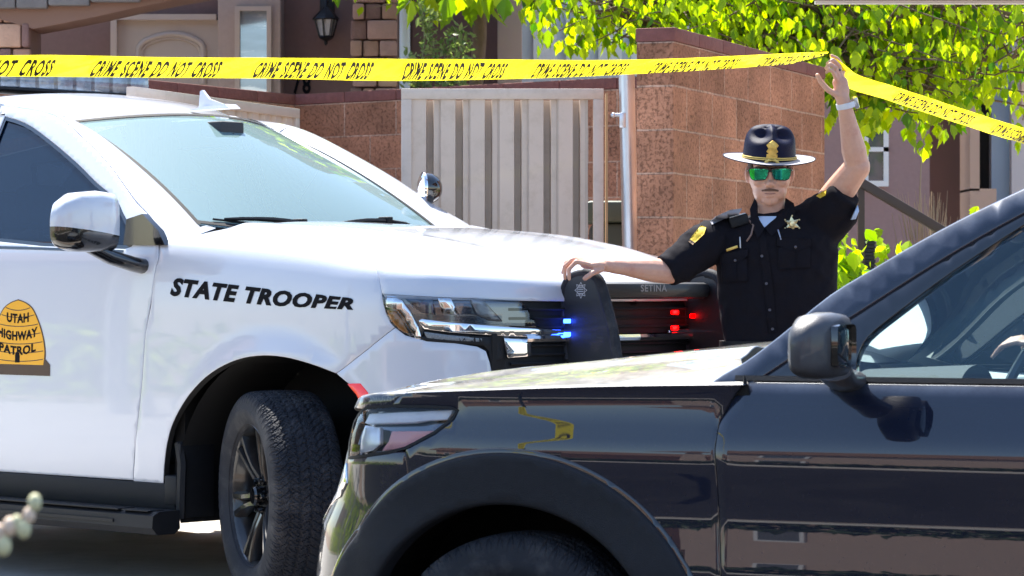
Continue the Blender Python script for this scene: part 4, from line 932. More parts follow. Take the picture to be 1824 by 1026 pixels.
# ------------------------------------------------------------------ ground
asph = mat('asphalt', (.024, .024, .024), .95, spec=.05, var=.3, vscale=90, bump=.4, bscale=160, col2=(.038, .037, .036), c2scale=2)
conc = mat('concrete', (.46, .44, .41), .85, var=.12, vscale=14, bump=.2, bscale=120, col2=(.36, .34, .31), c2scale=1.6)
grav = mat('desert_soil', (.36, .26, .19), .95, var=.3, vscale=30, bump=.6, bscale=60)
ys = [-500, -9.5, 0, 9.95, 10.05, 10.5, 10.95, 11.05, 30, 200, 900]; zs = [-.22, -.22, -.22, -.22, -.215, -.11, -.005, 0, 0, 0, 0]
v = [(x, y, z) for y, z in zip(ys, zs) for x in (-500, 500)]
struct(mesh('ground', v, [(2 * i, 2 * i + 1, 2 * i + 3, 2 * i + 2) for i in range(len(ys) - 1)], grav))
struct(mesh('road', [(-120, -8, -.216), (120, -8, -.216), (120, 9.9, -.216), (-120, 9.9, -.216)], [(0, 1, 2, 3)], asph, smooth=False))
dv = [(-14, 10.06, -.205), (3.2, 10.06, -.205), (3.2, 11.04, .004), (-14, 11.04, .004), (3.2, 30, .004), (-14, 30, .004)]
struct(mesh('driveway', dv, [(0, 1, 2, 3), (3, 2, 4, 5)], conc, smooth=False))
g = G(); g.box(-120, 120, -11.5, -8.2, -.22, -.08, bev=.02); struct(g.make('pavement', conc))
# ------------------------------------------------------------------ block walls
def blockmat(name, base, mortar, bw=.4064, rh=.2032, off=.5, pit=1.0, cap=.07):
    m = bpy.data.materials.new(name); m.use_nodes = True; nt = m.node_tree; p = nt.nodes['Principled BSDF']; p.inputs['Roughness'].default_value = .93; p.inputs['Specular IOR Level'].default_value = .2
    tc = node(nt, 'ShaderNodeTexCoord'); sx = node(nt, 'ShaderNodeSeparateXYZ'); nt.links.new(tc.outputs['Object'], sx.inputs[0])
    ad = node(nt, 'ShaderNodeMath', operation='ADD'); nt.links.new(sx.outputs[0], ad.inputs[0]); nt.links.new(sx.outputs[1], ad.inputs[1])
    cb = node(nt, 'ShaderNodeCombineXYZ'); nt.links.new(ad.outputs[0], cb.inputs[0]); nt.links.new(sx.outputs[2], cb.inputs[1])
    nz = node(nt, 'ShaderNodeTexNoise'); nz.inputs['Scale'].default_value = 9; nt.links.new(tc.outputs['Object'], nz.inputs[0])
    vm = node(nt, 'ShaderNodeVectorMath', operation='SCALE'); vm.inputs['Scale'].default_value = .006; nt.links.new(nz.outputs['Color'], vm.inputs[0])
    va = node(nt, 'ShaderNodeVectorMath', operation='ADD'); nt.links.new(cb.outputs[0], va.inputs[0]); nt.links.new(vm.outputs[0], va.inputs[1])
    bk = node(nt, 'ShaderNodeTexBrick'); bk.offset = off; bk.inputs['Scale'].default_value = 1; bk.inputs['Brick Width'].default_value = bw; bk.inputs['Row Height'].default_value = rh
    bk.inputs['Mortar Size'].default_value = .0055; bk.inputs['Mortar Smooth'].default_value = .3; bk.inputs['Bias'].default_value = 0
    bk.inputs['Color1'].default_value = (*[c * .78 for c in base], 1); bk.inputs['Color2'].default_value = (*[c * 1.18 for c in base], 1); bk.inputs['Mortar'].default_value = (*mortar, 1)
    nt.links.new(va.outputs[0], bk.inputs[0])
    n1 = node(nt, 'ShaderNodeTexNoise'); n1.inputs['Scale'].default_value = 55; n1.inputs['Detail'].default_value = 8; n1.inputs['Roughness'].default_value = .75; nt.links.new(tc.outputs['Object'], n1.inputs[0])
    r = node(nt, 'ShaderNodeMapRange'); r.inputs[1].default_value = .36; r.inputs[2].default_value = .50; r.inputs[3].default_value = .45; r.inputs[4].default_value = 1.05; nt.links.new(n1.outputs[0], r.inputs[0])
    n2 = node(nt, 'ShaderNodeTexNoise'); n2.inputs['Scale'].default_value = 3.5; n2.inputs['Detail'].default_value = 7; nt.links.new(tc.outputs['Object'], n2.inputs[0])
    r2 = node(nt, 'ShaderNodeMapRange'); r2.inputs[1].default_value = .3; r2.inputs[2].default_value = .7; r2.inputs[3].default_value = .72; r2.inputs[4].default_value = 1.25; nt.links.new(n2.outputs[0], r2.inputs[0])
    mu = node(nt, 'ShaderNodeMath', operation='MULTIPLY'); nt.links.new(r.outputs[0], mu.inputs[0]); nt.links.new(r2.outputs[0], mu.inputs[1])
    vs = node(nt, 'ShaderNodeVectorMath', operation='SCALE'); nt.links.new(bk.outputs[0], vs.inputs[0]); nt.links.new(mu.outputs[0], vs.inputs['Scale']); nt.links.new(vs.outputs[0], p.inputs['Base Color'])
    h = node(nt, 'ShaderNodeMath', operation='MULTIPLY_ADD'); h.inputs[1].default_value = -1.2; nt.links.new(bk.outputs['Fac'], h.inputs[0]); nt.links.new(r.outputs[0], h.inputs[2])
    b = node(nt, 'ShaderNodeBump'); b.inputs['Strength'].default_value = .7 * pit; b.inputs['Distance'].default_value = .008; nt.links.new(h.outputs[0], b.inputs['Height']); nt.links.new(b.outputs[0], p.inputs['Normal'])
    return m
BM = blockmat('split_face_block', (.40, .185, .11), (.50, .31, .22))
CM = mat('wall_cap', (.19, .07, .06), .9, var=.3, vscale=30, bump=.5, bscale=80)
def blockwall(name, label, a, b, ztop, thick=.19, cap=.065, side=1, m=None):
    """a,b: ends (x,y) of the visible face; body lies to the left (side=1) or right (-1) of a->b"""
    a = Vector(a); b = Vector(b); L = (b - a).length; o = empty(name, label, 'wall', (a.x, a.y, ztop - cap), math.atan2(b.y - a.y, b.x - a.x))
    y0, y1 = sorted((0, side * thick)); g = G(); g.box(0, L, y0, y1, -(ztop - cap), 0, bev=.004); g.make('block_body', m or BM, o, smooth=False)
    g = G(); n = max(1, round(L / .4))
    for i in range(n): g.box(L * i / n + .002, L * (i + 1) / n - .002, y0 - .006, y1 + .006, .001, cap, bev=.006)
    c = g.make('wall_cap', CM, o, auto=40); return o
blockwall('block_wall', 'tall reddish block wall whose narrow end faces the camera beside the galvanised post', (.75, 13.8), (1.715, 16.32), 2.43, thick=.182, side=1)
blockwall('block_wall', 'lower red block wall running behind the closed tan gate', (-1.336, 18.3), (1.56, 16.07), 2.41, side=1)
blockwall('block_wall', 'short red block wall behind the half hidden gate leaf', (-2.75, 15.83), (-1.336, 18.3), 2.41, side=1)
# ------------------------------------------------------------------ gate
tan = mat('tan_gate_paint', (.56, .46, .38), .42, coat=.2, var=.08, vscale=5, col2=(.46, .37, .29), c2scale=9, c2lo=.5, c2hi=.75)
def gate(label, x0, y0, x1, y1, zt, zb=.12):
    L = math.hypot(x1 - x0, y1 - y0); o = empty('gate_leaf', label, 'gate', (x0, y0, 0), math.atan2(y1 - y0, x1 - x0)); o['group'] = 'leaves of the enclosure gate'
    f = .05; g = G(); g.box(0, L, -.025, .025, zt - f, zt, bev=.003); g.box(0, L, -.025, .025, zb, zb + f, bev=.003); g.box(0, f, -.0245, .0245, zb + f, zt - f, bev=.003); g.box(L - f, L, -.0245, .0245, zb + f, zt - f, bev=.003); g.make('gate_frame', tan, o, auto=30)
    pts = []; x = f; p = .140
    while x < L - f - .02:
        pts += [(x, -.012), (x + .068, -.012), (x + .070, .08), (x + .098, .08), (x + .104, .012), (x + p - .012, .012), (x + p, -.012)]; x += p
    pts = [q for q in pts if q[0] < L - f]; n = len(pts); v = [(a, b, zb + f) for a, b in pts] + [(a, b, zt - f) for a, b in pts] + [(a, b + .0015, zb + f) for a, b in pts] + [(a, b + .0015, zt - f) for a, b in pts]
    fs = [(i, i + 1, n + i + 1, n + i) for i in range(n - 1)]; g = G(); g.add(v, fs); g.make('corrugated_sheet', tan, o, smooth=False)
    g = G(); g.box(.05, L - .05, .018, .02, zb, zb + .001); return o
gR = gate('tan corrugated metal gate leaf facing the camera beside the galvanised post', -.528, 14.2, .437, 14.2, 2.17)
gate('tan corrugated gate leaf seen at an angle behind the white SUV roof', -1.80, 14.05, -1.148, 15.8, 2.17)
g = G(); g.box(.975, .985, -.02, .10, .15, 2.15); g.make('edge_angle', mat('rusty_edge', (.42, .26, .13), .7, var=.3), gR)
galv = mat('galvanised_steel', (.62, .66, .70), .32, metal=.75, var=.25, vscale=22, stretch=(1, 1, .25))
g = G(); g.tube([PX(1124, 760, 14.2), PX(1123, 450, 14.2), PX(1116, 125, 14.2)], .0385, 24); po = g.make('post_body', galv); pr = empty('steel_post', 'galvanised round steel post between the tan gate and the tall wall', 'post', (.57, 14.2, 0)); po.parent = pr; po.location = (-.57, -14.2, 0)
g = G(); c = PX(1092, 205, 14.17); g.tube([c, c + Vector((.05, 0, .0))], .009, 8); g.box(c.x + .03, c.x + .06, c.y - .01, c.y + .01, c.z - .06, c.z + .01, bev=.003); g.ball(tuple(c), .013); o = g.make('hinge', galv); o.parent = pr; o.location = (-.57, -14.2, 0)
bo_ = empty('waste_bin', 'dark green bin glimpsed between the tan gate and the post', 'bin', (.62, 15.25, 0))
g = G(); g.box(-.22, .22, -.25, .25, .05, 1.55, bev=.03); g.make('bin_body', mat('bin_green', (.03, .045, .035), .5), bo_); g = G(); g.box(-.25, .25, -.28, .28, 1.55, 1.66, bev=.025); g.make('lid', mat('bin_lid', (.05, .07, .055), .5), bo_)
# ------------------------------------------------------------------ house with the porch (left)
stucco = mat('brown_stucco', (.20, .12, .105), .92, var=.12, vscale=30, bump=.35, bscale=220)
stucco2 = mat('tan_stucco', (.42, .32, .27), .92, var=.1, vscale=30, bump=.35, bscale=220)
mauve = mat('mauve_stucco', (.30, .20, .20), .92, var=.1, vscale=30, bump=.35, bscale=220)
trimm = mat('beige_trim', (.50, .40, .33), .6, var=.05)
doorm = mat('beige_door', (.45, .37, .31), .5, var=.05)
pale = mat('pale_blue_trim', (.55, .62, .72), .6)
H1 = empty('porch_house', 'brown stucco house with stone columns, beige door and wall lantern behind the low wall', 'house', (-2, 20, 0))
def hx(px, Y=20.0): return (px - 912) / FPX * Y
def hz(py, Y=20.0): return CH + (513 - py) / FPX * Y
def hb_(g, px0, px1, py0, py1, Y, d=.1, bev=0, mi=0): g.box(hx(px0, Y), hx(px1, Y), Y, Y + d, hz(py1, Y), hz(py0, Y), mi, bev)
def hp(g, name, m, par=None, auto=35, smooth=True, root=None):
    root = root or H1; o = g.make(name, m, par or root, auto=auto, smooth=smooth)
    if par is None: o.location = -root.location
    return o
g = G(); g.box(hx(-500), hx(735), 20.0, 20.25, 0, 6.2); hp(g, 'porch_wall', stucco, smooth=False)
g = G(); g.box(hx(735, 19.9), hx(888, 19.9), 19.9, 20.2, 0, 6.2); hp(g, 'side_wall', mat('dusky_stucco', (.21, .125, .125), .92, var=.1, vscale=30, bump=.3, bscale=220), smooth=False)
g = G(); g.box(hx(388, 19.7), hx(500, 19.7), 19.7, 20.0, 0, 6.0, bev=.01); hp(g, 'door_surround', stucco2, auto=30)
g = G(); g.box(hx(886, 19.6), hx(930, 19.6), 19.6, 20.3, 0, 6.0, bev=.01); hp(g, 'corner_trim', mat('pink_stucco', (.40, .30, .29), .9, bump=.3, bscale=220), auto=30)
# entry door: slightly rising head as in the photo because the frame is nearer on the right
D = G(); D.box(hx(212), hx(392), 19.93, 19.99, 0, hz(38)); D_ = hp(D, 'entry_door', doorm, smooth=False)
g = G(); g.box(hx(201), hx(212), 19.88, 20.0, 0, hz(28)); g.box(hx(212), hx(388), 19.88, 20.0, hz(38), hz(28)); o = hp(g, 'door_frame', trimm, smooth=False)
arch_ = [PX(x, y, 19.925) for x, y in spl([(247, 150), (247, 100), (249, 84), (262, 72), (290, 63), (310, 61), (335, 65), (355, 75), (362, 86), (363, 110), (363, 150)], 5)]
g = G(); g.tube(arch_, .022, 8); g.tube([p + Vector((0, .0, -.0)) * 0 + (PX(305, 130, 19.93) - p) * .10 for p in arch_], .010, 6); o = g.make('door_moulding', doorm, D_)
W_ = G(); Y = 19.66
hb_(W_, 418, 483, 11, 19, Y, .06); hb_(W_, 418, 427, 19, 175, Y, .06); hb_(W_, 475, 483, 19, 175, Y, .06); wo = hp(W_, 'side_window', trimm, smooth=False)
g = G(); hb_(g, 427, 475, 19, 175, 19.69, .004); g.make('window_glass', mat('reflecting_glass', (.34, .40, .46), .08, metal=.4, var=.5, vscale=2.6, col2=(.70, .72, .74), c2scale=1.6, c2lo=.5, c2hi=.56, stretch=(.6, 1, 4)), wo)  # bright reflections are painted into the pane as pale patches
g = G(); stp = (0, 0)
def stonecol(px0, px1, Y, py0, py1, name, seed):
    rr = random.Random(seed); g = G(); y = py0; cols = []
    while y < py1:
        h = rr.choice([24, 30, 36, 44]); x = px0 - rr.choice([0, 4])
        while x < px1:
            w = rr.choice([22, 30, 44, 60]); x2 = min(px1 + rr.choice([0, 3]), x + w)
            if px1 - x2 < 14: x2 = px1
            d = rr.uniform(.02, .06); g.box(hx(x + 1, Y), hx(x2 - 1, Y), Y - d, Y + .05, hz(y + h - 1.2, Y), hz(y + 1.2, Y), rr.randrange(4), .012); x = x2
        y += h
    st = [mat('stone_%d' % i, c, .9, var=.22, vscale=12, bump=.6, bscale=45) for i, c in enumerate([(.36, .22, .17), (.46, .30, .22), (.20, .12, .11), (.40, .25, .22)])]
    o = g.make(name, None, H1, mats=st, auto=35); o.location = -H1.location; c = G(); c.box(hx(px0 + 2, Y), hx(px1 - 2, Y), Y + .03, Y + .45, 0, hz(py0, Y)); k = c.make('column_core', mat('mortar', (.17, .11, .10), .95), o, smooth=False); return o
stonecol(-60, 55, 18.6, -160, 180, 'stone_column', 3); stonecol(628, 708, 19.3, -160, 190, 'stone_column', 8)
g = G(); n = 16; pts = [(hx(px, 18.5), hz(py, 18.5)) for px, py in ((-60, 16), (56, 50), (100, 42), (170, 28), (240, 12), (310, -2), (420, -22), (560, -30), (630, -16), (630, -120), (-60, -120))]; g.prism(pts, 18.55, 18.95); hp(g, 'porch_arch', mat('arch_stucco', (.21, .13, .10), .92, bump=.3, bscale=200), auto=30)
g = G(); Y = 18.5
for i, (x0, x1) in enumerate(((-60, 28), (30, 85), (87, 160), (162, 250), (252, 330))): g.box(hx(x0, Y), hx(x1, Y), Y - .03, Y + .04, hz(15 - max(0, (x0 - 30)) * .085, Y), hz(-60, Y), 0, .01)
hp(g, 'stone_lintel', mat('grey_stone', (.15, .15, .155), .9, var=.35, vscale=7, bump=.6, bscale=30))
g = G(); g.tube([PX(721, 200, 19.1), PX(721, -150, 19.1)], .034, 12); hp(g, 'downspout', pale)
g = G(); hb_(g, 929, 1400, -150, 160, 20.3, .1); hp(g, 'pale_wall', pale, smooth=False)
g = G()
for x in range(950, 1400, 58): hb_(g, x, x + 42, -60, 20, 20.27, .02); hb_(g, x, x + 42, 34, 110, 20.27, .02)
hp(g, 'pale_panel', mat('panel_white', (.72, .76, .82), .5), smooth=False)
for s_, px in (('7', 522), ('8', 539)):
    v, f = text2d(s_, 1, .03); v = fit(v, .055, .13); o = mesh('house_number', [(hx(px) + a, 19.985, hz(168) + b) for a, b in v], f, M['black_ink'], H1, smooth=False); o.location = -H1.location
g = G(); g.prism([(hx(-700, 18), 5.6), (hx(1100, 18), 5.6), (hx(1100, 18), 5.9), (hx(-700, 18), 5.9)], 19.9, 26); hp(g, 'roof', mat('roof_tile', (.28, .16, .11), .85, var=.3, vscale=10), smooth=False)
# lantern
LN = empty('wall_lantern', 'black wall lantern with frosted panes beside the stone column', 'lantern', (hx(583), 19.85, hz(50)))
def ln(px, py): return ((px - 583) / 267, (50 - py) / 267)
blk = mat('black_iron', (.012, .012, .014), .45)
g = G(); g.lathe([(.0, .13), (.02, .125), (.05, .095), (.088, .055), (.092, .045), (.08, .04)], 8, 'z'); g.lathe([(.045, -.065), (.05, -.075), (.03, -.09), (.012, -.10), (.012, -.12), (.0, -.13)], 8, 'z')
for k in range(6):
    a = 2 * math.pi * k / 6 + .3; g.tube([(.078 * math.cos(a), .078 * math.sin(a), .045), (.047 * math.cos(a), .047 * math.sin(a), -.068)], .006, 5)
g.tube([(0, 0, .12), (0, .02, .17), (0, .10, .19), (0, .15, .16)], .010, 8); g.box(-.05, .05, .13, .15, .02, .24, bev=.01); g.make('lantern_frame', blk, LN, auto=30)
g = G(); g.lathe([(.072, .042), (.042, -.066)], 6, 'z'); g.make('lantern_glass', mat('frosted_glass', (.45, .45, .46), .35, var=.3, vscale=9), LN, smooth=False)
# ------------------------------------------------------------------ house on the right
H2 = empty('mauve_house', 'mauve stucco house seen through the leaves on the right', 'house', (3.5, 22, 0))
def h2(g, n, m, par=None, **k): return hp(g, n, m, par, root=H2, smooth=False, **k)
def b2(g, px0, px1, py0, py1, Y=22.0, d=.12): g.box(hx(px0, Y), hx(px1, Y), Y, Y + d, hz(py1, Y), hz(py0, Y))
g = G(); b2(g, 1380, 1656, -200, 760, 22.0, .3); h2(g, 'front_wall', mauve)
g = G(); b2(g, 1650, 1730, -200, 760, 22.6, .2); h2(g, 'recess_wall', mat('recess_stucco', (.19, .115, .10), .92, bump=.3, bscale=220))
g = G(); b2(g, 1728, 1745, -200, 340, 21.9, .5); b2(g, 1728, 1775, 336, 760, 21.9, .5); h2(g, 'wall_edge', mat('tan_edge', (.46, .32, .25), .9, bump=.3, bscale=220))
g = G(); b2(g, 1745, 1766, -200, 336, 22.4, .1); h2(g, 'dark_opening', M['dark'])  # black panel painted in place of the opening's inner shade
g = G(); b2(g, 1766, 1802, -200, 560, 22.1, .1); h2(g, 'side_door', mat('blue_grey_paint', (.25, .32, .42), .5))
g = G(); b2(g, 1802, 2100, -200, 760, 22.0, .3); h2(g, 'pale_wall', mat('pale_stucco', (.50, .46, .47), .9, bump=.3, bscale=220))
g = G(); b2(g, 1540, 1583, 262, 270, 21.95); b2(g, 1540, 1583, 322, 332, 21.93, .15); b2(g, 1574, 1583, 200, 322, 21.95); b2(g, 1540, 1547, 200, 322, 21.95); fr = h2(g, 'window_frame', mat('white_frame', (.7, .71, .74), .5))
g = G(); b2(g, 1547, 1574, 200, 322, 21.97, .02); g.make('window_glass', mat('dark_pane', (.05, .06, .09), .1, coat=1), fr, smooth=False)
g = G(); b2(g, 1820, 1850, 60, 200, 21.8, .1); h2(g, 'shutter', mat('tan_shutter', (.55, .40, .30), .7))
g = G(); g.box(hx(1300, 22), hx(2300, 22), 21.2, 28, 5.2, 5.5); h2(g, 'roof', MATS['roof_tile'])
# patio roof edge at the top right
PR = empty('patio_roof', 'edge of a brown patio roof in the top right corner', 'roof', (2, 14, 0))
g = G(); x0 = hx(1452, 13.5); xe_2 = hx(2300, 13.5); z0 = hz(7, 13.5)
g.prism([(x0, z0 + .014), (xe_2, z0 + .014), (xe_2, z0 + .16), (x0 - .28, z0 + .16), (x0 - .15, z0 + .05)], 12.3, 13.5); o = g.make('roof_board', mat('brown_board', (.30, .18, .15), .7, var=.2), PR, smooth=False); o.location = -PR.location
g = G(); g.box(x0, xe_2, 13.47, 13.53, z0, z0 + .013); o = g.make('drip_edge', mat('white_edge', (.75, .75, .75), .5), PR, smooth=False); o.location = -PR.location
g = G(); g.box(4.6, 4.72, 13.3, 13.42, 0, z0 + .014); o = g.make('roof_post', MATS['brown_board'], PR, smooth=False); o.location = -PR.location
# handrail
HR = empty('handrail', 'dark brown sloping handrail behind the officer', 'railing', (2.6, 13.8, 0))
g = G(); a = PX(1528, 322, 13.8); b = PX(1780, 446, 13.2); d = (b - a); ang = math.atan2(d.z, d.x); L = d.length
g.box(0, L, -.03, .03, -.021, .021, bev=.004, mtx=Matrix.Translation(a) @ Matrix.Rotation(-ang, 4, 'Y')); o = g.make('rail', mat('dark_brown_metal', (.06, .04, .032), .5), HR); o.location = -HR.location
g = G(); g.box(a.x - .0, a.x + .03, a.y - .015, a.y + .015, 0, a.z); g.box(b.x - .03, b.x, b.y - .015, b.y + .015, 0, b.z); o = g.make('rail_post', MATS['dark_brown_metal'], HR, smooth=False); o.location = -HR.location
g = G(); p = PX(1548, 446, 14.0)
for k in range(9): g.box(p.x - .028, p.x + .028, p.y - .03, p.y + .03, p.z - .075 + k * .017, p.z - .062 + k * .017, bev=.002)
g.box(p.x - .022, p.x + .022, p.y - .022, p.y + .022, 0, p.z + .08); o = g.make('irrigation_post', mat('black_box', (.015, .015, .018), .5)); tag(o, 'small black ribbed post under the handrail', 'post')
# ------------------------------------------------------------------ foliage
LA = leafmat('leaf_green', (.05, .17, .006), (.52, .66, .01), .6); LB = leafmat('leaf_pale', (.10, .17, .05), (.28, .34, .14), .35)
bark = mat('bark', (.16, .11, .08), .9, var=.3, vscale=20, bump=.6, bscale=60)
LV = [(0, 0), (.22, .16), (.40, .42), (.46, .62), (.36, .60), (.34, .80), (.16, .92), (0, 1.25), (-.16, .92), (-.34, .80), (-.36, .60), (-.46, .62), (-.40, .42), (-.22, .16)]
LS = [(0, 0), (.20, .25), (.28, .5), (.20, .8), (0, 1.2), (-.20, .8), (-.28, .5), (-.20, .25)]
def leaves(name, pts, size, m, parent, shape=LV, droop=.75, seed=1, loc=None, jit=.6):
    rg = np.random.default_rng(seed); n = len(pts); P_ = np.asarray(pts); S_ = np.array(shape); k = len(S_)
    d = rg.normal(0, 1, (n, 3)); d /= np.linalg.norm(d, axis=1, keepdims=True); d = d * (1 - droop) + np.array([0, 0, -1]) * droop + rg.normal(0, .12, (n, 3)); d /= np.linalg.norm(d, axis=1, keepdims=True)
    s_ = np.cross(d, rg.normal(0, 1, (n, 3))); s_ /= np.linalg.norm(s_, axis=1, keepdims=True); nn = np.cross(s_, d)
    sz = size * rg.uniform(1 - jit, 1 + jit, n); fold = rg.uniform(.15, .45, n); curl = rg.uniform(-.25, .25, n)
    V = P_[:, None, :] + sz[:, None, None] * (s_[:, None, :] * S_[None, :, 0, None] + d[:, None, :] * S_[None, :, 1, None] + nn[:, None, :] * (np.abs(S_[None, :, 0, None]) * fold[:, None, None] + (S_[None, :, 1, None]**2) * curl[:, None, None]))
    F = []
    half = k // 2
    for i in range(n):
        b = i * k; F.append(tuple(b + j for j in range(half + 1))); F.append(tuple(b + j % k for j in range(half, k + 1)))
    me = bpy.data.meshes.new(name); me.from_pydata(V.reshape(-1, 3).tolist(), [], F); me.materials.append(m)
    at = me.attributes.new('lv', 'FLOAT', 'POINT'); val = np.repeat(np.clip(rg.beta(1.1, .9, n), 0, 1), k); at.data.foreach_set('value', val.astype(np.float32)); me.update()
    o = link(bpy.data.objects.new(name, me), parent)
    if loc is not None: o.location = -Vector(loc)
    return o
def branch(g, a, b, r0, r1, rg, wob=.06, n=7):
    pts = []; 
    for i in range(n + 1):
        t = i / n; pts.append(tuple(np.array(a) * (1 - t) + np.array(b) * t + rg.normal(0, wob, 3) * math.sin(math.pi * t)))
    g.tube(pts, list(np.linspace(r0, r1, n + 1)), 7); return pts
def tree(name, label, base, limbs, nclump, nleaf, size, seed, keep, m=None, trunk_r=.09, spread=.17, fork=None):
    rg = np.random.default_rng(seed); o = empty(name, label, 'tree', base); g = G(); tips = []; F_ = fork or (base[0], base[1], 1.7)
    tr = branch(g, base, F_, trunk_r, trunk_r * .75, rg, .03)
    for tip in limbs:
        L = branch(g, F_, tip, trunk_r * .5, .012, rg, .10, 9)
        for q in L[2:]:
            for _ in range(nclump):
                e = np.array(q) + rg.normal(0, 1, 3) * [.42, .42, .26]
                if not keep(e): continue
                branch(g, q, e, .008, .003, rg, .03, 3); tips.append(e)
    k = g.make('trunk', bark, o, auto=0); k.location = -Vector(base)
    T_ = np.array(tips); P_ = T_[rg.integers(0, len(T_), nleaf)] + rg.normal(0, spread, (nleaf, 3)) * [1, 1, .8]
    P_ = P_[[keep(p) for p in P_]]; leaves('crown', P_, size, m or LA, o, seed=seed + 5, loc=base); return o
def pxof(p): return 912 + FPX * p[0] / p[1], 513 - FPX * (p[2] - CH) / p[1]
lowx = [900, 930, 960, 1130, 1200, 1300, 1400, 1470, 1500, 1540, 1600, 1640, 1680, 1740, 1780, 1824, 2200]; lowy = [-80, 40, 100, 98, 120, 130, 150, 245, 190, 275, 200, 300, 250, 215, 235, 285, 290]
def keepA(p):
    x, y = pxof(p); return y < np.interp(x, lowx, lowy) - 14 and x > 915 and p[2] < 4.6 and 16.5 < p[1] < 18.3
limbs = [(.35, 17.6, 2.95), (.9, 17.3, 3.0), (1.3, 17.8, 3.6), (1.6, 17.2, 2.75), (2.1, 17.0, 2.5), (2.5, 17.2, 2.35), (2.9, 17.3, 2.55), (3.2, 17.0, 3.0), (3.6, 17.8, 2.9), (2.2, 18.2, 3.7), (2.8, 17.6, 3.8), (.6, 18.3, 3.6), (1.8, 16.9, 3.1), (2.6, 16.9, 2.9)]
tree('leafy_tree', 'tree with large bright yellow green leaves hanging over the tall block wall', (1.4, 17.5, 0), limbs, 8, 10000, .056, 11, keepA, fork=(1.45, 17.5, 2.55))
def keepB(p):
    x, y = pxof(p); return y < np.interp(x, [560, 640, 690, 760, 850, 900, 960], [-60, 18, 30, 12, 22, 60, 20]) and p[2] < 4.4
tree('leafy_tree', 'neighbouring tree whose leaf tips hang into the top of the picture above the tan gate', (-3.6, 22.0, 0) if 0 else (-.2, 19.0, 0), [(-.9, 17.9, 3.15), (-.5, 17.9, 3.1), (-.1, 17.8, 3.15), (.25, 17.9, 3.3), (-1.2, 18.2, 3.6), (.2, 18.2, 3.9)], 5, 620, .10, 31, keepB, trunk_r=.06, fork=(-.2, 18.9, 3.3))
# weed behind the wall
wd = empty('tall_weed', 'pale feathery weed growing behind the tan gate', 'plant', (-.55, 17.9, 0)); g = G(); pts = []; rg = np.random.default_rng(3)
for (px0, px1, pt) in ((745, 752, 15), (752, 770, 30), (790, 812, 62), (775, 792, 85), (740, 738, 110), (800, 826, 66)):
    a = PX(px0 + 10, 260, 17.9); b = PX(px1, pt, 17.9); L = branch(g, tuple(a), tuple(b), .006, .002, rg, .015, 8)
    for q in L[3:]:
        for _ in range(26): pts.append(np.array(q) + rg.normal(0, .028, 3) * [1, 1, 1.2])
g.tube([PX(765, 900, 17.9), PX(762, 230, 17.9)], .010, 6)
o = g.make('stem', mat('weed_stem', (.22, .25, .12), .8), wd, auto=0); o.location = -wd.location; leaves('foliage', pts, .034, LB, wd, LS, droop=.1, seed=4, loc=wd.location)
# vine and grass at the lower right
def shrub(name, label, c, spots, n, size, m, shape, cat='plant', seed=5, spread=.05):
    rg = np.random.default_rng(seed); o = empty(name, label, cat, (c[0], c[1], 0)); g = G(); P_ = []
    for (px, py) in spots:
        q = PX(px, py, c[1]); branch(g, (c[0] + rg.normal(0, .1), c[1], .0), tuple(q), .007, .003, rg, .04, 6); P_ += [np.array(q) + rg.normal(0, spread, 3) for _ in range(n)]
    k = g.make('stem', MATS['weed_stem'], o, auto=0); k.location = -o.location; leaves('foliage', P_, size, m, o, shape, droop=.5, seed=seed, loc=o.location); return o
shrub('vine', 'yellow green vine leaves beside the officer under the handrail', (1.62, 13.3), [(1500, 450), (1512, 470), (1498, 500), (1525, 480), (1505, 425), (1520, 505), (1490, 520), (1535, 500)], 16, .06, LA, LV, seed=6, spread=.045)
shrub('vine', 'small leafy vine by the black ribbed post', (1.85, 13.6), [(1568, 425), (1575, 450), (1590, 470), (1566, 480), (1600, 440)], 7, .055, LA, LV, seed=8, spread=.03)
shrub('vine', 'leafy climber growing behind the dark SUV windshield', (2.35, 14.0), [(1700, 470), (1730, 500), (1760, 480), (1790, 520), (1690, 540), (1740, 560), (1800, 470), (1770, 590), (1815, 560), (1715, 600), (1650, 560)], 60, .06, LA, LV, seed=18, spread=.09)
gs = empty('dry_grass', 'clump of dry tan grass stalks behind the handrail', 'grass', (2.2, 16.5, 0)); g = G(); rg = np.random.default_rng(9)
for i in range(90):
    px = rg.normal(1655, 28); top = rg.uniform(330, 430); b = PX(rg.normal(1655, 14), 640, 16.5 + rg.normal(0, .15)); t = PX(px, top, 16.5 + rg.normal(0, .2)); g.tube([b, (b + t) / 2 + Vector((0, 0, .03)), t], [.004, .0035, .001], 4)
g.tube([PX(1638, 640, 16.4), PX(1636, 430, 16.4), PX(1641, 280, 16.4)], [.006, .005, .004], 5)
o = g.make('stalks', mat('straw', (.38, .27, .16), .9), gs, auto=0); o.location = -gs.location
# out of focus twig near the lens
tw = empty('twig', 'blurred budding twig close to the lens at the lower left', 'twig', (-.52, 3.0, 0)); g = G(); Y = 3.0
g.tube([PX(-200, 1700, Y), PX(-90, 1010, Y), PX(-20, 950, Y), PX(20, 935, Y), PX(50, 915, Y)], [.006, .004, .003, .0025, .002], 6); o = g.make('stem', bark, tw, auto=0); o.location = -tw.location
for k, (px, py, r) in enumerate(((62, 895, 11), (52, 918, 10), (42, 942, 12), (18, 938, 12), (6, 972, 13), (-4, 950, 12), (30, 930, 9))):
    g = G(); c = PX(px, py, Y); g.ball(tuple(c), (r / 1767 * 1.1, r / 1767, r / 1767 * 1.5), 12, 8); o = g.make('bud', mat('bud_green', (.62, .60, .36), .6) if k % 2 == 0 else mat('bud_tan', (.72, .56, .42), .6), tw, auto=0); o.location = -tw.location
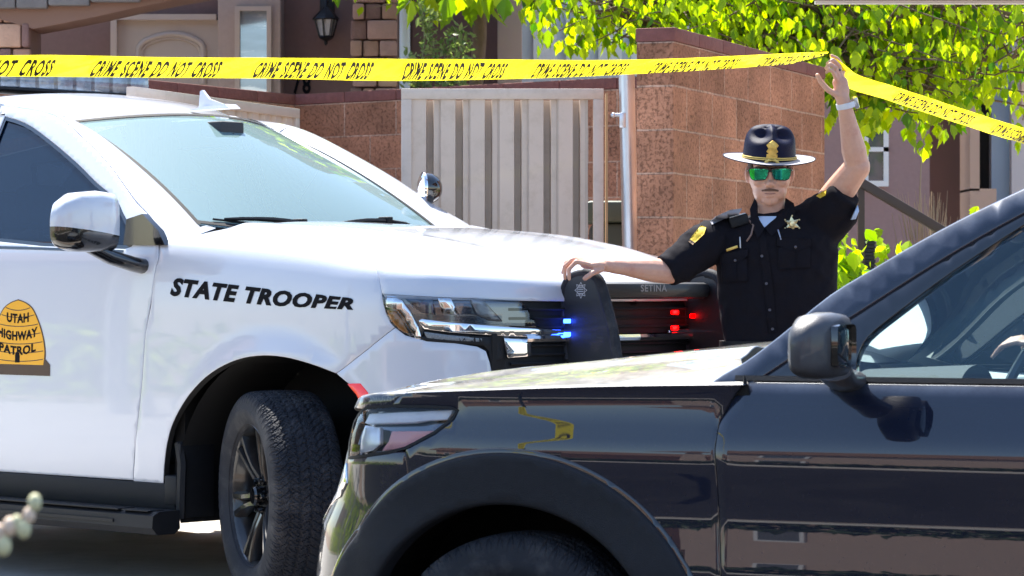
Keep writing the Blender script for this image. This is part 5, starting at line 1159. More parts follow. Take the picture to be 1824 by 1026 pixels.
# ------------------------------------------------------------------ across the street, behind the camera (seen in the paintwork)
def far_house(label, x, y, w, h, wallm, seed):
    o = empty('street_house', label, 'house', (x, y, -.1)); g = G(); g.box(-w / 2, w / 2, -8, 0, 0, h); g.make('wall', wallm, o, smooth=False)
    g = G(); g.prism([(-w / 2 - .5, h), (w / 2 + .5, h), (w / 2 - 1.5, h + 1.7), (-w / 2 + 1.5, h + 1.7)], -8.4, .5); g.make('roof', MATS['roof_tile'], o, smooth=False)
    rr = random.Random(seed)
    for k in range(0, int(w // 3.2), 2):
        cx = -w / 2 + 1.8 + k * 3.2
        for z0 in (.9, 3.6):
            if z0 + 1.4 > h: continue
            g = G(); g.box(cx - .5, cx + .5, 0, .05, z0, z0 + 1.3); f = g.make('window', MATS['white_frame'], o, smooth=False); g = G(); g.box(cx - .41, cx + .41, .05, .056, z0 + .09, z0 + 1.21); g.make('window_glass', MATS['dark_pane'], f, smooth=False)
    g = G(); g.box(w / 2 - 3.4, w / 2 - .6, .0, .04, 0, 2.4); g.make('garage_door', trimm, o, smooth=False)
far_house('two storey tan stucco house across the street behind the camera', -19, -17, 13, 5.6, stucco2, 1)
far_house('single storey brown stucco house across the street behind the camera', -35, -17, 11, 3.4, mat('warm_stucco', (.42, .27, .20), .9), 2)
far_house('low tan stucco house directly across the street', -3, -18, 11, 3.2, MATS['warm_stucco'], 3)
far_house('tan stucco house across the street, farthest along on the right', 13, -18, 12, 5.4, stucco2, 4)
# ------------------------------------------------------------------ people
skin = mat('skin', (.60, .34, .25), .48, var=.10, vscale=60, bump=.12, bscale=300, col2=(.50, .23, .17), c2scale=14, c2lo=.5, c2hi=.75)
skin.node_tree.nodes['Principled BSDF'].inputs['Subsurface Weight'].default_value = .08; skin.node_tree.nodes['Principled BSDF'].inputs['Subsurface Radius'].default_value = (.02, .008, .004)
cloth = mat('dark_uniform_cloth', (.009, .008, .012), .9, var=.25, vscale=120, bump=.25, bscale=500, spec=.15)
cloth2 = cloth
trous = mat('trouser_cloth', (.16, .14, .12), .85, bump=.2, bscale=400)
gold_m = mat('gold_metal', (.75, .50, .14), .28, metal=1, var=.35, vscale=90, bump=.3, bscale=220)
def V3(p): return Vector(p)
def caps(g, a, b, ra, rb, ell=None, n=18, k=7):
    """tapered limb with round ends; ell=(side, depth) squash"""
    a = Vector(a); b = Vector(b); pts = []; rs = []
    d = (b - a); L = d.length; d = d.normalized()
    for t in (-1, -.9, -.7, -.4): pts.append(a + d * ra * t); rs.append(max(.0015, ra * math.sqrt(max(0, 1 - t * t))))
    for i in range(k + 1): pts.append(a.lerp(b, i / k)); rs.append(ra + (rb - ra) * i / k)
    for t in (.4, .7, .9, 1): pts.append(b + d * rb * t); rs.append(max(.0015, rb * math.sqrt(max(0, 1 - t * t))))
    g.tube(pts, rs, n)
def chain(g, pts, rs, n=14):
    for i in range(len(pts) - 1): caps(g, pts[i], pts[i + 1], rs[i], rs[i + 1], n=n, k=3)
def loftz(g, secs, n=28, pw=.85):
    """stack of rounded sections (cx, cy, z, half width, half depth)"""
    v = []; f = []
    for (cx, cy, z, a, b) in secs:
        for k in range(n):
            t = 2 * math.pi * k / n; c, s_ = math.cos(t), math.sin(t); v.append((cx + a * math.copysign(abs(c)**pw, c), cy + b * math.copysign(abs(s_)**pw, s_), z))
    for i in range(len(secs) - 1):
        for k in range(n): f.append((i * n + k, i * n + (k + 1) % n, (i + 1) * n + (k + 1) % n, (i + 1) * n + k))
    f.append(tuple(range(n))[::-1]); f.append(tuple((len(secs) - 1) * n + k for k in range(n))); g.add(v, f)
def head(g, c, s=1.0, yaw=0, pitch=0):
    """face towards -y; c is the point between the eyes' depth, at eye height, in the middle of the skull"""
    mt = Matrix.Translation(c) @ Matrix.Rotation(R(yaw), 4, 'Z') @ Matrix.Rotation(R(pitch), 4, 'X') @ Matrix.Scale(s, 4)
    def b(p, r): g.ball((0, 0, 0), r, 22, 16, mtx=None); n_ = len(g.v) - (22 * 15 + 2); 
    def bl(p, r, rot=None):
        t = G(); t.ball(p, r, 22, 16, mtx=rot); g.add([mt @ Vector(q) for q in t.v], t.f)
    bl((0, .018, .035), (.076, .096, .092)); bl((0, -.010, -.02), (.073, .082, .072)); bl((0, -.020, -.062), (.062, .066, .050)); bl((0, -.052, -.094), (.030, .030, .022)); bl((0, -.005, -.078), (.058, .058, .035))
    for sx in (-1, 1):
        bl((sx * .040, -.062, -.028), (.024, .022, .022)); bl((sx * .036, -.040, -.066), (.020, .034, .030)); bl((sx * .030, -.078, .020), (.026, .013, .010))
        bl((sx * .079, .012, -.004), (.010, .018, .030), Matrix.Rotation(sx * R(14), 4, 'Z')); bl((sx * .076, .008, -.026), (.008, .010, .012))
        bl((sx * .012, -.092, -.040), (.009, .011, .008))
    bl((0, -.086, -.006), (.010, .014, .030)); bl((0, -.099, -.034), (.012, .015, .012)); bl((0, -.082, -.066), (.024, .012, .0065)); bl((0, -.081, -.078), (.020, .011, .0075)); bl((0, -.078, -.058), (.026, .014, .016))
    return mt
def attach(o, root): o.parent = root; o.location = -Vector(root.location); return o
OF = empty('person', 'trooper in dark uniform and broad brimmed hat lifting the yellow tape beside the push bumper', 'person', (1.05, 11.35, 0))
Y0 = 11.2
def Q(px, py, Y=Y0): return PX(px, py, Y)
eye = Q(1371, 308, 11.22)
g = G(); HM = head(g, eye + Vector((0, .0, 0)), 1.05, yaw=-4, pitch=4)
# neck, trunk and legs under the clothes
caps(g, Q(1371, 345, 11.24), Q(1372, 405, 11.27), .056, .062)
loftz(g, [(Q(1376, 0).x, 11.28, z, a, b) for z, a, b in ((.92, .15, .11), (1.05, .155, .11), (1.2, .17, .115), (1.32, .17, .11), (1.40, .15, .09), (1.46, .06, .05))])
# arm resting on the bumper
S1 = Q(1290, 412, 11.27); E1 = Q(1192, 484, 11.17); W1 = Q(1092, 474, 11.12); 
chain(g, [S1, E1], [.055, .046]); chain(g, [E1, E1.lerp(W1, .35), E1.lerp(W1, .8), W1], [.047, .046, .031, .028])
pm1 = Q(1060, 471, 11.115); caps(g, W1, pm1, .026, .024); g.ball(tuple(Q(1052, 471, 11.118)), (.040, .036, .017), 18, 12, mtx=Matrix.Rotation(R(-6), 4, 'Y')); g.ball(tuple(Q(1064, 473, 11.10)), (.036, .030, .020), 18, 12)
def finger(g, pts, r=.0088):
    chain(g, pts, [r * 1.08, r * 1.02, r * .95, r * .82][:len(pts)], 12)
finger(g, [Q(1048, 471, 11.085), Q(1026, 466, 11.075), Q(1013, 480, 11.072), Q(1014, 497, 11.075)], .0092)
finger(g, [Q(1044, 467, 11.105), Q(1020, 462, 11.10), Q(1006, 474, 11.098), Q(1006, 496, 11.10)], .0094)
finger(g, [Q(1044, 465, 11.13), Q(1022, 460, 11.13), Q(1008, 468, 11.13), Q(1002, 486, 11.13)], .0090)
finger(g, [Q(1050, 465, 11.15), Q(1032, 460, 11.155), Q(1018, 465, 11.16), Q(1009, 477, 11.165)], .0078)
finger(g, [Q(1072, 480, 11.085), Q(1056, 486, 11.07), Q(1042, 496, 11.062)], .0108)
# raised arm
S2 = Q(1462, 385, 11.27); E2 = Q(1527, 297, 11.13); W2 = Q(1506, 196, 11.06)
chain(g, [S2, S2.lerp(E2, .6), E2], [.064, .058, .049]); g.ball(tuple(E2 + Vector((.008, .01, -.008))), .041, 16, 12)
chain(g, [E2, E2.lerp(W2, .3), E2.lerp(W2, .75), W2], [.044, .047, .034, .0285])
PB = Q(1500, 172, 11.05); PT = Q(1496, 143, 11.045)
caps(g, W2, PB, .028, .026); g.ball(tuple(PB.lerp(PT, .35)), (.031, .020, .044), 18, 12, mtx=Matrix.Rotation(R(4), 4, 'Y')); g.ball(tuple(PB.lerp(PT, .85)), (.030, .016, .028), 18, 12)
finger(g, [PT + Vector((.010, .012, .0)), Q(1502, 120, 11.07), Q(1492, 105, 11.055), Q(1481, 99, 11.05)], .0088)
finger(g, [PT + Vector((.004, .004, .004)), Q(1495, 118, 11.045), Q(1484, 107, 11.03), Q(1474, 113, 11.028)], .0090)
finger(g, [PT + Vector((-.004, -.006, .002)), Q(1489, 121, 11.02), Q(1479, 114, 11.01), Q(1471, 121, 11.012)], .0086)
finger(g, [PT + Vector((-.012, -.012, -.004)), Q(1484, 128, 11.005), Q(1477, 123, 11.0), Q(1472, 129, 11.005)], .0076)
finger(g, [PB + Vector((-.020, -.012, .004)), Q(1475, 160, 11.03), Q(1463, 147, 11.028), Q(1456, 134, 11.03)], .0108)
# legs
for sx in (-.10, .11): chain(g, [(1.06 + sx, 11.3, .92), (1.06 + sx * 1.2, 11.28, .50), (1.06 + sx * 1.25, 11.33, .10)], [.08, .055, .04])
body = remesh(g, 'body', .0042, skin, None, 4); attach(body, OF)
# face details
def hp3(x, y, z): return HM @ Vector((x, y, z))
hairm = mat('dark_hair', (.06, .035, .022), .7, var=.4, vscale=200, bump=.6, bscale=300)
g = G()
for t in np.linspace(-1, 1, 15):
    p = hp3(.027 * t, -.0945 + .012 * t * t, -.0575 - .003 * t * t); g.ball(tuple(p), (.0050, .0050, .0062 * (1 - .35 * abs(t))), 8, 6)
attach(remesh(g, 'moustache', .0022, mat('moustache_hair', (.16, .085, .055), .8, var=.4, vscale=300, bump=.6, bscale=400), None, 2), OF)
g = G(); g.tube([hp3(.019 * t, -.0945 + .009 * t * t, -.0718 + .0012 * t * t) for t in np.linspace(-1, 1, 9)], .0013, 6); attach(g.make('mouth', mat('lip', (.22, .08, .07), .5), auto=0), OF)
g = G()
for sx in (-1, 1):
    t_ = G(); t_.ball((0, .018, .035), (.0785, .098, .094), 30, 20); v = [p for p in t_.v]; keep = {i for i, p in enumerate(v) if (p[1] > -.045 and p[2] < .06 and p[2] > -.01 - .5 * max(0, p[1]) and sx * p[0] > 0)}; f = [q for q in t_.f if all(i in keep for i in q)]; g.add([HM @ Vector(p) for p in v], f)
o = g.make('hair', hairm, auto=0); attach(o, OF); sd_ = o.modifiers.new('s', 'SOLIDIFY'); sd_.thickness = .004
# sunglasses
SG = empty('tmp'); bpy.data.objects.remove(SG)
def gp_(x, z, out=0.0): return HM @ Vector((x, -.094 - out + 5.2 * x * x + .0, z))
sgf = mat('sunglass_frame', (.008, .008, .009), .25, coat=.6); lensm = mat('green_mirror_lens', (.03, .55, .28), .07, metal=.95, coat=.5, var=.9, vscale=60)
fr_ = G(); top = [(-.076, .008), (-.072, .017), (-.044, .021), (-.012, .019), (0, .014), (.012, .019), (.044, .021), (.072, .017), (.076, .008)]
fr_.tube([gp_(x, z, .004) for x, z in spl(top, 4)], .0028, 8)
lens_o = [(-.074, .012), (-.070, .018), (-.040, .019), (-.009, .016), (-.006, .004), (-.013, -.014), (-.022, -.021), (-.056, -.023), (-.068, -.016), (-.073, .0)]
for sx in (-1, 1):
    L = [(sx * x, z) for x, z in spl(lens_o, 2, True)]; fr_.tube([gp_(x, z, .004) for x, z in L + L[:1]], .0020, 6)
fr_.tube([gp_(-.009, .004, .005), gp_(0, .009, .008), gp_(.009, .004, .005)], .0028, 6)
for sx in (-1, 1): fr_.tube([HM @ Vector(p) for p in ((sx * .067, -.074, .010), (sx * .079, -.03, .010), (sx * .084, .03, .004))], .003, 6)
sf = attach(fr_.make('sunglasses', sgf, auto=0), OF); 
for sx in (-1, 1):
    V, F = polymesh([(sx * x, z) for x, z in spl(lens_o, 2, True)], .006); o = mesh('lens', [gp_(x, z, .0045) for x, z in V], F, lensm, sf)
# hat
HAT = Matrix.Translation(Q(1370, 283, 11.215)) @ Matrix.Rotation(R(9.5), 4, 'X') @ Matrix.Rotation(R(2), 4, 'Y')
felt = mat('navy_felt', (.006, .007, .026), .5, var=.25, vscale=150, bump=.25, bscale=400, spec=.12); brimm = mat('brim_felt', (.30, .29, .34), .5, var=.1, vscale=60, sheen=.2)  # brim top paler than the felt: sun glare put into the colour
n = 96; v = []; f = []; prof = [(.103, -.002), (.1015, .012), (.1005, .03), (.099, .05), (.097, .07), (.094, .088), (.088, .101), (.079, .113), (.065, .122), (.047, .128), (.026, .131), (.0, .132)]
prof = spl(prof, 3)
for (r_, z) in prof:
    for k in range(n):
        t = 2 * math.pi * k / n; x = r_ * .98 * math.cos(t); y = r_ * 1.12 * math.sin(t)
        dent = 0
        for a in (-52, -128, 52, 128): 
            da = (math.degrees(t) - a + 180) % 360 - 180; dent = max(dent, math.exp(-(da / 30)**2))
        hz_ = math.exp(-((z - .108) / .026)**2) if r_ > .05 else math.exp(-((.138 - z + (.05 - r_) * .4) / .03)**2) * (r_ / .05)
        q = 1 - dent * hz_ * .50; v.append((x * q, y * q, z - dent * hz_ * .014))
m_ = len(prof)
for i in range(m_ - 1):
    for k in range(n): f.append((i * n + k, i * n + (k + 1) % n, (i + 1) * n + (k + 1) % n, (i + 1) * n + k))
hat = empty('hat_tmp'); bpy.data.objects.remove(hat)
crown = mesh('hat', [HAT @ Vector(p) for p in v], f, felt); attach(crown, OF)
g = G(); v = []; f = []; rings = [(.100, .001), (.13, -.001), (.155, -.003), (.174, -.002), (.178, .0), (.178, -.004), (.15, -.008), (.10, -.006)]
for (r_, z) in rings:
    for k in range(72):
        t = 2 * math.pi * k / 72; v.append(HAT @ Vector((r_ * .985 * math.cos(t), r_ * 1.04 * math.sin(t), z + .010 * math.cos(t)**2 * (r_ / .178)**2)))
for i in range(len(rings) - 1):
    for k in range(72): f.append((i * 72 + k, i * 72 + (k + 1) % 72, (i + 1) * 72 + (k + 1) % 72, (i + 1) * 72 + k))
mi = [0 if i < 3 * 72 else 1 for i in range(len(f))]
mesh('brim', v, f, None, crown, mats=[brimm, felt], mi=mi)
g = G()
for dz, rr_ in ((.006, .1045), (.012, .1035)):
    pts = [HAT @ Vector((rr_ * .985 * math.cos(t), rr_ * 1.115 * math.sin(t), dz - .004 * math.sin(t))) for t in np.linspace(0, 2 * math.pi, 60)]; g.tube(pts, .0024, 6, cap=False)
for sx in (-1, 1): g.tube([HAT @ Vector(p) for p in ((0, -.116, .008), (sx * .012, -.122, .010), (sx * .022, -.121, .002), (sx * .026, -.118, -.001))], [.003, .005, .006, .004], 8)
g.make('hat_cord', mat('gold_cord', (.62, .45, .12), .6, var=.3, vscale=300), crown, auto=0)
def on_hat(x, z): 
    y = -.1135 + 4.6 * x * x * 1.2 + max(0, (z - .07)) * .18; return HAT @ Vector((x, y, z))
bd = G(); out = [(-.020, .018), (.020, .018), (.020, .030), (.012, .032), (.021, .040), (.014, .052), (.022, .064), (.012, .074), (.0, .082), (-.012, .074), (-.022, .064), (-.014, .052), (-.021, .040), (-.012, .032), (-.020, .030)]
V, F = polymesh(out, .006); bd.add([on_hat(x, z) - Vector((0, .003 + .004 * math.exp(-((x * x + (z - .055)**2) / .00018)), 0)) for x, z in V], F)
bd.tube([on_hat(.0095 * math.cos(t), .055 + .0095 * math.sin(t)) - Vector((0, .0065, 0)) for t in np.linspace(0, 6.283, 20)], .0012, 5, cap=False)
bd.tube([on_hat(x, z) - Vector((0, .004, 0)) for x, z in out + out[:1]], .0012, 5, cap=False)
bd.tube([on_hat(x, .024) - Vector((0, .005, 0)) for x in np.linspace(-.014, .014, 5)], .0016, 5)
bd.make('hat_badge', gold_m, crown, auto=0)
# uniform shirt
g = G()
def sec(py, l, r, d, Y=11.27): a = Q(l, py, Y); b = Q(r, py, Y); return ((a.x + b.x) / 2, Y, a.z, (b.x - a.x) / 2, d)
loftz(g, [sec(700, 1292, 1478, .12), sec(640, 1290, 1480, .125), sec(592, 1287, 1482, .13), sec(540, 1280, 1487, .135), sec(490, 1276, 1490, .14), sec(450, 1275, 1492, .138), sec(425, 1278, 1488, .13), sec(408, 1290, 1478, .115), sec(397, 1308, 1462, .10), sec(388, 1330, 1440, .085), sec(381, 1342, 1420, .07), sec(374, 1346, 1404, .06)], 40, .8)
caps(g, Q(1312, 420, 11.27), Q(1262, 430, 11.25), .078, .082); g.tube([Q(1275, 425, 11.25), Q(1240, 446, 11.22), Q(1210, 470, 11.19), Q(1186, 484, 11.17)], [.084, .080, .071, .066], 24)
caps(g, Q(1430, 405, 11.28), Q(1470, 380, 11.25), .085, .082); g.tube([Q(1460, 390, 11.25), Q(1480, 374, 11.22), Q(1497, 356, 11.19), Q(1509, 342, 11.165)], [.084, .080, .068, .060], 24); caps(g, Q(1455, 420, 11.27), Q(1500, 385, 11.22), .08, .058)
nz = np.random.default_rng(5)
WV = [(nz.normal(0, 1, 3), nz.uniform(0, 6.28)) for _ in range(26)]
def wrink(co, no):
    r = np.zeros(len(co))
    for i, (k, ph) in enumerate(WV):
        kk = k / np.linalg.norm(k) * (38 + 5.5 * i); kk = kk * [1.2, .6, .8]; r += np.sin(co @ kk + ph + 1.4 * np.sin(co @ (kk[[1, 2, 0]] * .5) + i)) / (1 + .16 * i)
    r = r / 5; folds = np.abs(r) ** .7 * np.sign(r); return .0060 * folds
shirt = remesh(g, 'shirt', .0065, cloth, None, 5, wrink); attach(shirt, OF)
# cloth pieces laid on the shirt: find the shirt's front by ray casting
from mathutils.bvhtree import BVHTree
me_ = shirt.data; bvh = BVHTree.FromPolygons([v_.co[:] for v_ in me_.vertices], [tuple(p.vertices) for p in me_.polygons])
def onshirt(px, py, off=.003):
    o_ = Vector((0, 0, CH)); d_ = (PX(px, py, 11.2) - o_).normalized(); h = bvh.ray_cast(o_ + d_ * 8, d_)
    if h[0] is None: return PX(px, py, 11.15)
    return h[0] + h[1] * 0 - d_ * off
def cloth_patch(name, pts, m, off=.004, th=.002, grid=.008, par=None, puff=0):
    k = 473.0; P_ = [(x / k, -y / k) for x, y in pts]; V, F = polymesh(P_, grid); c = V.mean(0); w_ = np.abs(V - c).max(0); v = []
    for a, b in V:
        e = max(0, 1 - max(abs(a - c[0]) / w_[0], abs(b - c[1]) / w_[1])) if puff else 0; v.append(onshirt(a * k, -b * k, off + puff * min(1, e * 4)))
    # edge skirt back to the shirt
    n = len(resample(P_, grid)); L = v[:n]; base = len(v); v += [p + Vector((0, off + .002, 0)) for p in L]; F = list(F) + [(i, base + i, base + (i + 1) % n, (i + 1) % n) for i in range(n)]
    o = mesh(name, v, F, m); attach(o, OF)
    if par: o.parent = par; o.location = (0, 0, 0)
    return o
def pocket(px0, px1, py0, py1, lean):
    f_ = [(px0, py0 + lean), (px1, py0 - lean), (px1, py0 - lean + 13), ((px0 + px1) / 2 + 3, py0 + 24), (px0, py0 + lean + 15)]
    b_ = [(px0 + 1, py0 + 16), (px1 - 1, py0 + 12), (px1 - 1, py1), (px0 + 3, py1 + 4)]
    q = cloth_patch('pocket', b_, cloth2, .006, puff=.004); cloth_patch('pocket_flap', f_, cloth2, .012, par=None)
    cx = (px0 + px1) / 2; c = onshirt(cx + 2, py0 + 16, .017); g = G(); g.ball(tuple(c), (.0055, .003, .0055), 10, 6); attach(g.make('button', mat('uniform_button', (.12, .11, .13), .3, metal=.6), auto=0), OF)
    g = G(); g.tube([onshirt(cx + 4, y, .013) for y in np.linspace(py0 + 22, py1, 8)], .0016, 5); attach(g.make('pocket_seam', cloth2, auto=0), OF)
pocket(1283, 1332, 448, 500, 6); pocket(1384, 1446, 424, 476, -2)
cloth_patch('button_placket', [(1352, 405), (1361, 405), (1372, 470), (1378, 520), (1384, 592), (1370, 592), (1362, 520), (1354, 460)], cloth2, .004)
for px, py in ((1357, 456), (1365, 505), (1371, 552), (1376, 586)):
    g = G(); c = onshirt(px, py, .008); v0 = G(); v0.lathe([(0, .001), (.004, .001), (.0055, .003), (.0055, -.001)], 12, 'y'); g.add([(c.x + p[0], c.y - p[1], c.z + p[2]) for p in v0.v], v0.f); attach(g.make('button', MATS['uniform_button'], auto=0), OF)
cloth_patch('undershirt', [(1350, 385), (1383, 385), (1382, 388), (1372, 396), (1362, 405), (1354, 396), (1349, 386)], mat('pale_blue_tee', (.45, .56, .75), .85), .006)
g = G()
for pts in (((1345, 352), (1350, 366), (1350, 385), (1362, 407), (1350, 425), (1338, 398), (1336, 372)), ((1399, 352), (1403, 368), (1386, 384), (1363, 406), (1374, 420), (1400, 398), (1418, 378), (1414, 362))):
    q = []
    for (x, y) in pts:
        q.append(onshirt(x, y, .014) if y > 378 else Q(x, y, 11.235 - (.0 if y < 360 else .03)))
    c = sum(q, Vector()) / len(q); n = len(q); g.add(q + [c - Vector((0, .006, 0))] + [p + Vector((0, .008, 0)) for p in q], [(i, (i + 1) % n, n) for i in range(n)] + [(i, n + 1 + i, n + 1 + (i + 1) % n, (i + 1) % n) for i in range(n)])
attach(g.make('collar', cloth, auto=50), OF)
# badge, plate, pens, patches, epaulet, microphone
g = G(); c = onshirt(1411, 399, .010); st = star_pts(6, .031, .016, math.pi / 2); v = [c + Vector((a * math.cos(.1) - b * math.sin(.1), 0, a * math.sin(.1) + b * math.cos(.1))) for a, b in st]; n = len(v); g.add(v + [c - Vector((0, .007, 0))] + [p + Vector((0, .004, 0)) for p in v], [(i, (i + 1) % n, n) for i in range(n)] + [(i, n + 1 + i, n + 1 + (i + 1) % n, (i + 1) % n) for i in range(n)])
for a, b in st[::2]: g.ball(tuple(c + Vector((a, -.001, b))), .0035, 8, 6)
v0 = G(); v0.lathe([(0, .010), (.010, .009), (.012, .006), (.0125, .003)], 18, 'y'); g.add([(c.x + p[0], c.y - p[1], c.z + p[2]) for p in v0.v], v0.f); attach(g.make('star_badge', mat('pale_gold', (.80, .66, .38), .3, metal=1, var=.3, vscale=120), auto=25), OF)
g = G(); a = onshirt(1294, 446, .010); b = onshirt(1314, 439, .010); d = (b - a); mt = Matrix.Translation(a) @ d.to_track_quat('X', 'Z').to_matrix().to_4x4(); g.box(0, d.length, -.002, .002, -.005, .005, mtx=mt, bev=.001); attach(g.make('name_plate', gold_m), OF)
for (p0, p1, c_) in (((1318, 422), (1319, 442), (.6, .6, .62)), ((1386, 409), (1391, 427), (.35, .40, .55))):
    g = G(); g.tube([onshirt(*p0, .012), onshirt(*p1, .012)], .0026, 6); attach(g.make('pen', mat('pen_%d' % p0[0], c_, .3), auto=0), OF)
gp2 = mat('gold_thread', (.70, .48, .02), .7, var=.4, vscale=160)
cloth_patch('shoulder_patch', [(1249, 401), (1258, 405), (1254, 417), (1238, 432), (1229, 426), (1238, 414)], gp2, .005); cloth_patch('patch_border', [(1229, 426), (1238, 432), (1234, 436), (1226, 430)], mat('patch_brown', (.25, .16, .10), .8), .005)
cloth_patch('shoulder_patch', [(1463, 342), (1472, 338), (1470, 348), (1461, 353), (1454, 349)], gp2, .006)
cloth_patch('epaulet', [(1265, 395), (1276, 385), (1300, 374), (1322, 371), (1316, 382), (1290, 390), (1268, 400)], mat('grey_epaulet', (.24, .25, .30), .6), .014)  # epaulet far paler than the shirt: sunlight put into its colour
g = G(); c = onshirt(1317, 392, .02); mt = Matrix.Translation(c) @ Matrix.Rotation(R(-16), 4, 'Y'); g.box(-.038, .034, -.02, .018, -.022, .018, bev=.006, mtx=mt); mk = attach(g.make('radio_microphone', M['plastic']), OF)
g = G(); g.box(-.034, .028, -.018, .018, .017, .021, bev=.001, mtx=mt); o = g.make('microphone_top', mat('glossy_grey', (.45, .48, .52), .18, coat=1), mk)
g = G(); pts = [onshirt(x, y, .010) for x, y in ((1334, 392), (1342, 402), (1338, 418), (1330, 430))]; g.tube(pts, .0035, 6); attach(g.make('microphone_cord', mat('cord_tan', (.20, .13, .11), .6), auto=0), OF)
g = G(); a = Q(1522, 378, 11.135); 
g.prism([(-.012, -.028), (.012, .026), (.016, .004), (.004, -.026)], -.01, .03); o = g.make('undershirt_sleeve', MATS['pale_blue_tee'], auto=0); g2 = o; attach(o, OF); o.location = Vector(a) - Vector(OF.location)
# watch
g = G(); c = Q(1507, 187, 11.06); mt = Matrix.Translation(c) @ Matrix.Rotation(R(-14), 4, 'Y') @ Matrix.Rotation(R(12), 4, 'X'); v0 = G(); v0.lathe([(.0335, -.011), (.0365, -.010), (.0375, 0), (.0365, .010), (.0335, .011)], 30, 'z', closed=True); g.add([mt @ Vector((p[0] * 1.0, p[1] * .92, p[2])) for p in v0.v], v0.f); wt = attach(g.make('watch_band', mat('white_band', (.62, .65, .72), .5), auto=50), OF)
g = G(); g.box(.028, .046, -.020, .020, -.022, .022, bev=.006, mtx=mt); g.make('watch_case', mat('watch_case', (.5, .52, .56), .25, metal=.6), wt)
g = G(); v0 = G(); v0.lathe([(.0098, -.003), (.0105, -.002), (.0105, .002), (.0098, .003)], 16, 'z'); mt = Matrix.Translation(Q(1494, 125, 11.044)); g.add([mt @ Vector(p) for p in v0.v], v0.f); attach(g.make('ring', M['gloss'], auto=0), OF)
# belt, trousers, boots
g = G(); loftz(g, [(1.0, 11.28, z, a, b) for z, a, b in ((.99, .195, .125), (.93, .20, .13), (.84, .19, .13), (.80, .15, .10))], 32)
for sx in (-.10, .11): caps(g, (1.04 + sx, 11.3, .86), (1.05 + sx * 1.2, 11.28, .5), .098, .075, k=8); caps(g, (1.05 + sx * 1.2, 11.28, .5), (1.06 + sx * 1.25, 11.33, .13), .075, .060, k=8)
attach(remesh(g, 'trousers', .011, trous, None, 4), OF)
g = G(); loftz(g, [(1.0, 11.28, z, .215, .145) for z in (.965, 1.02)], 40); g.box(1.10, 1.19, 11.13, 11.18, .78, 1.0, bev=.02); attach(g.make('duty_belt', M['plastic'], auto=40), OF)
g = G()
for sx in (-.125, .14): caps(g, (1.06 + sx, 11.34, .12), (1.06 + sx, 11.33, .06), .05, .052); g.ball((1.06 + sx, 11.26, .05), (.048, .13, .05), 16, 10)
attach(remesh(g, 'boots', .008, M['gloss'], None, 3), OF)
# ------------------------------------------------------------------ driver in the dark suv
DR = empty('person', 'driver of the dark SUV in a grey shirt with both hands at the steering wheel', 'person', (0, 0, 0))
def CL(x, y, z): w_ = X_.o + x * X_.fw + y * X_.lf; return Vector((w_[0], w_[1], z - .22))
DR.location = CL(-1.95, .40, .62)
g = G(); hm_c = CL(-1.90, .40, 1.50)
t_ = G(); head(t_, (0, 0, 0), .95); mt = Matrix.Translation(hm_c) @ Matrix.Rotation(X_.rz + R(90), 4, 'Z'); g.add([mt @ Vector(p) for p in t_.v], t_.f)
caps(g, CL(-1.92, .40, 1.42), CL(-1.94, .40, 1.28), .055, .06)
caps(g, CL(-1.96, .40, 1.15), CL(-1.93, .40, .85), .15, .14)
for sy in (.20, -.20):
    sh_ = CL(-1.94, .40 + sy, 1.20); wz = 1.265 if sy > 0 else 1.30
    el = CL(-1.66, .40 + sy * 1.25, 1.02); wr = CL(-1.395, .40 + sy * .80, wz - .01)
    chain(g, [sh_, el], [.052, .042]); chain(g, [el, wr], [.042, .026])
    pc = CL(-1.335, .40 + sy * .74, wz + .018); caps(g, wr, pc, .024, .024); g.ball(tuple(pc), (.036, .040, .020), 16, 10)
    for k in range(4):
        dy = (-.027 + .018 * k); b0 = CL(-1.315, .40 + sy * .74 + dy, wz + .028); m0 = CL(-1.275, .40 + sy * .74 + dy, wz + .046 - .004 * k); m1 = CL(-1.243 + .003 * k, .40 + sy * .72 + dy, wz + .040 - .006 * k); tip = CL(-1.222 + .004 * k, .40 + sy * .70 + dy, wz + .018 - .008 * k); finger(g, [b0, m0, m1, tip], .0083)
    finger(g, [CL(-1.345, .40 + sy * .74 - math.copysign(.03, sy), wz + .012), CL(-1.31, .40 + sy * .62, wz + .02), CL(-1.28, .40 + sy * .58, wz + .018)], .0100)
for sy in (.10, -.10): chain(g, [CL(-1.90, .40 + sy, .88), CL(-1.42, .40 + sy * 1.4, .86), CL(-1.15, .40 + sy, .5)], [.085, .06, .045])
db = remesh(g, 'body', .0065, skin, None, 3); attach(db, DR)
g = G(); caps(g, CL(-1.97, .40, 1.16), CL(-1.93, .40, .86), .165, .155)
for sy in (.20, -.20): caps(g, CL(-1.95, .40 + sy * .8, 1.20), CL(-1.76, .40 + sy * 1.15, 1.08), .075, .062)
caps(g, CL(-1.96, .55, 1.22), CL(-1.96, .25, 1.22), .075, .075); attach(remesh(g, 'shirt', .011, mat('grey_shirt', (.20, .22, .26), .85), None, 4), DR)
g = G(); 
for sy in (.10, -.10): caps(g, CL(-1.92, .40 + sy, .86), CL(-1.42, .40 + sy * 1.4, .85), .10, .075); caps(g, CL(-1.42, .40 + sy * 1.4, .85), CL(-1.15, .40 + sy, .48), .072, .055)
attach(remesh(g, 'trousers', .013, mat('blue_jeans', (.05, .08, .16), .85), None, 3), DR)
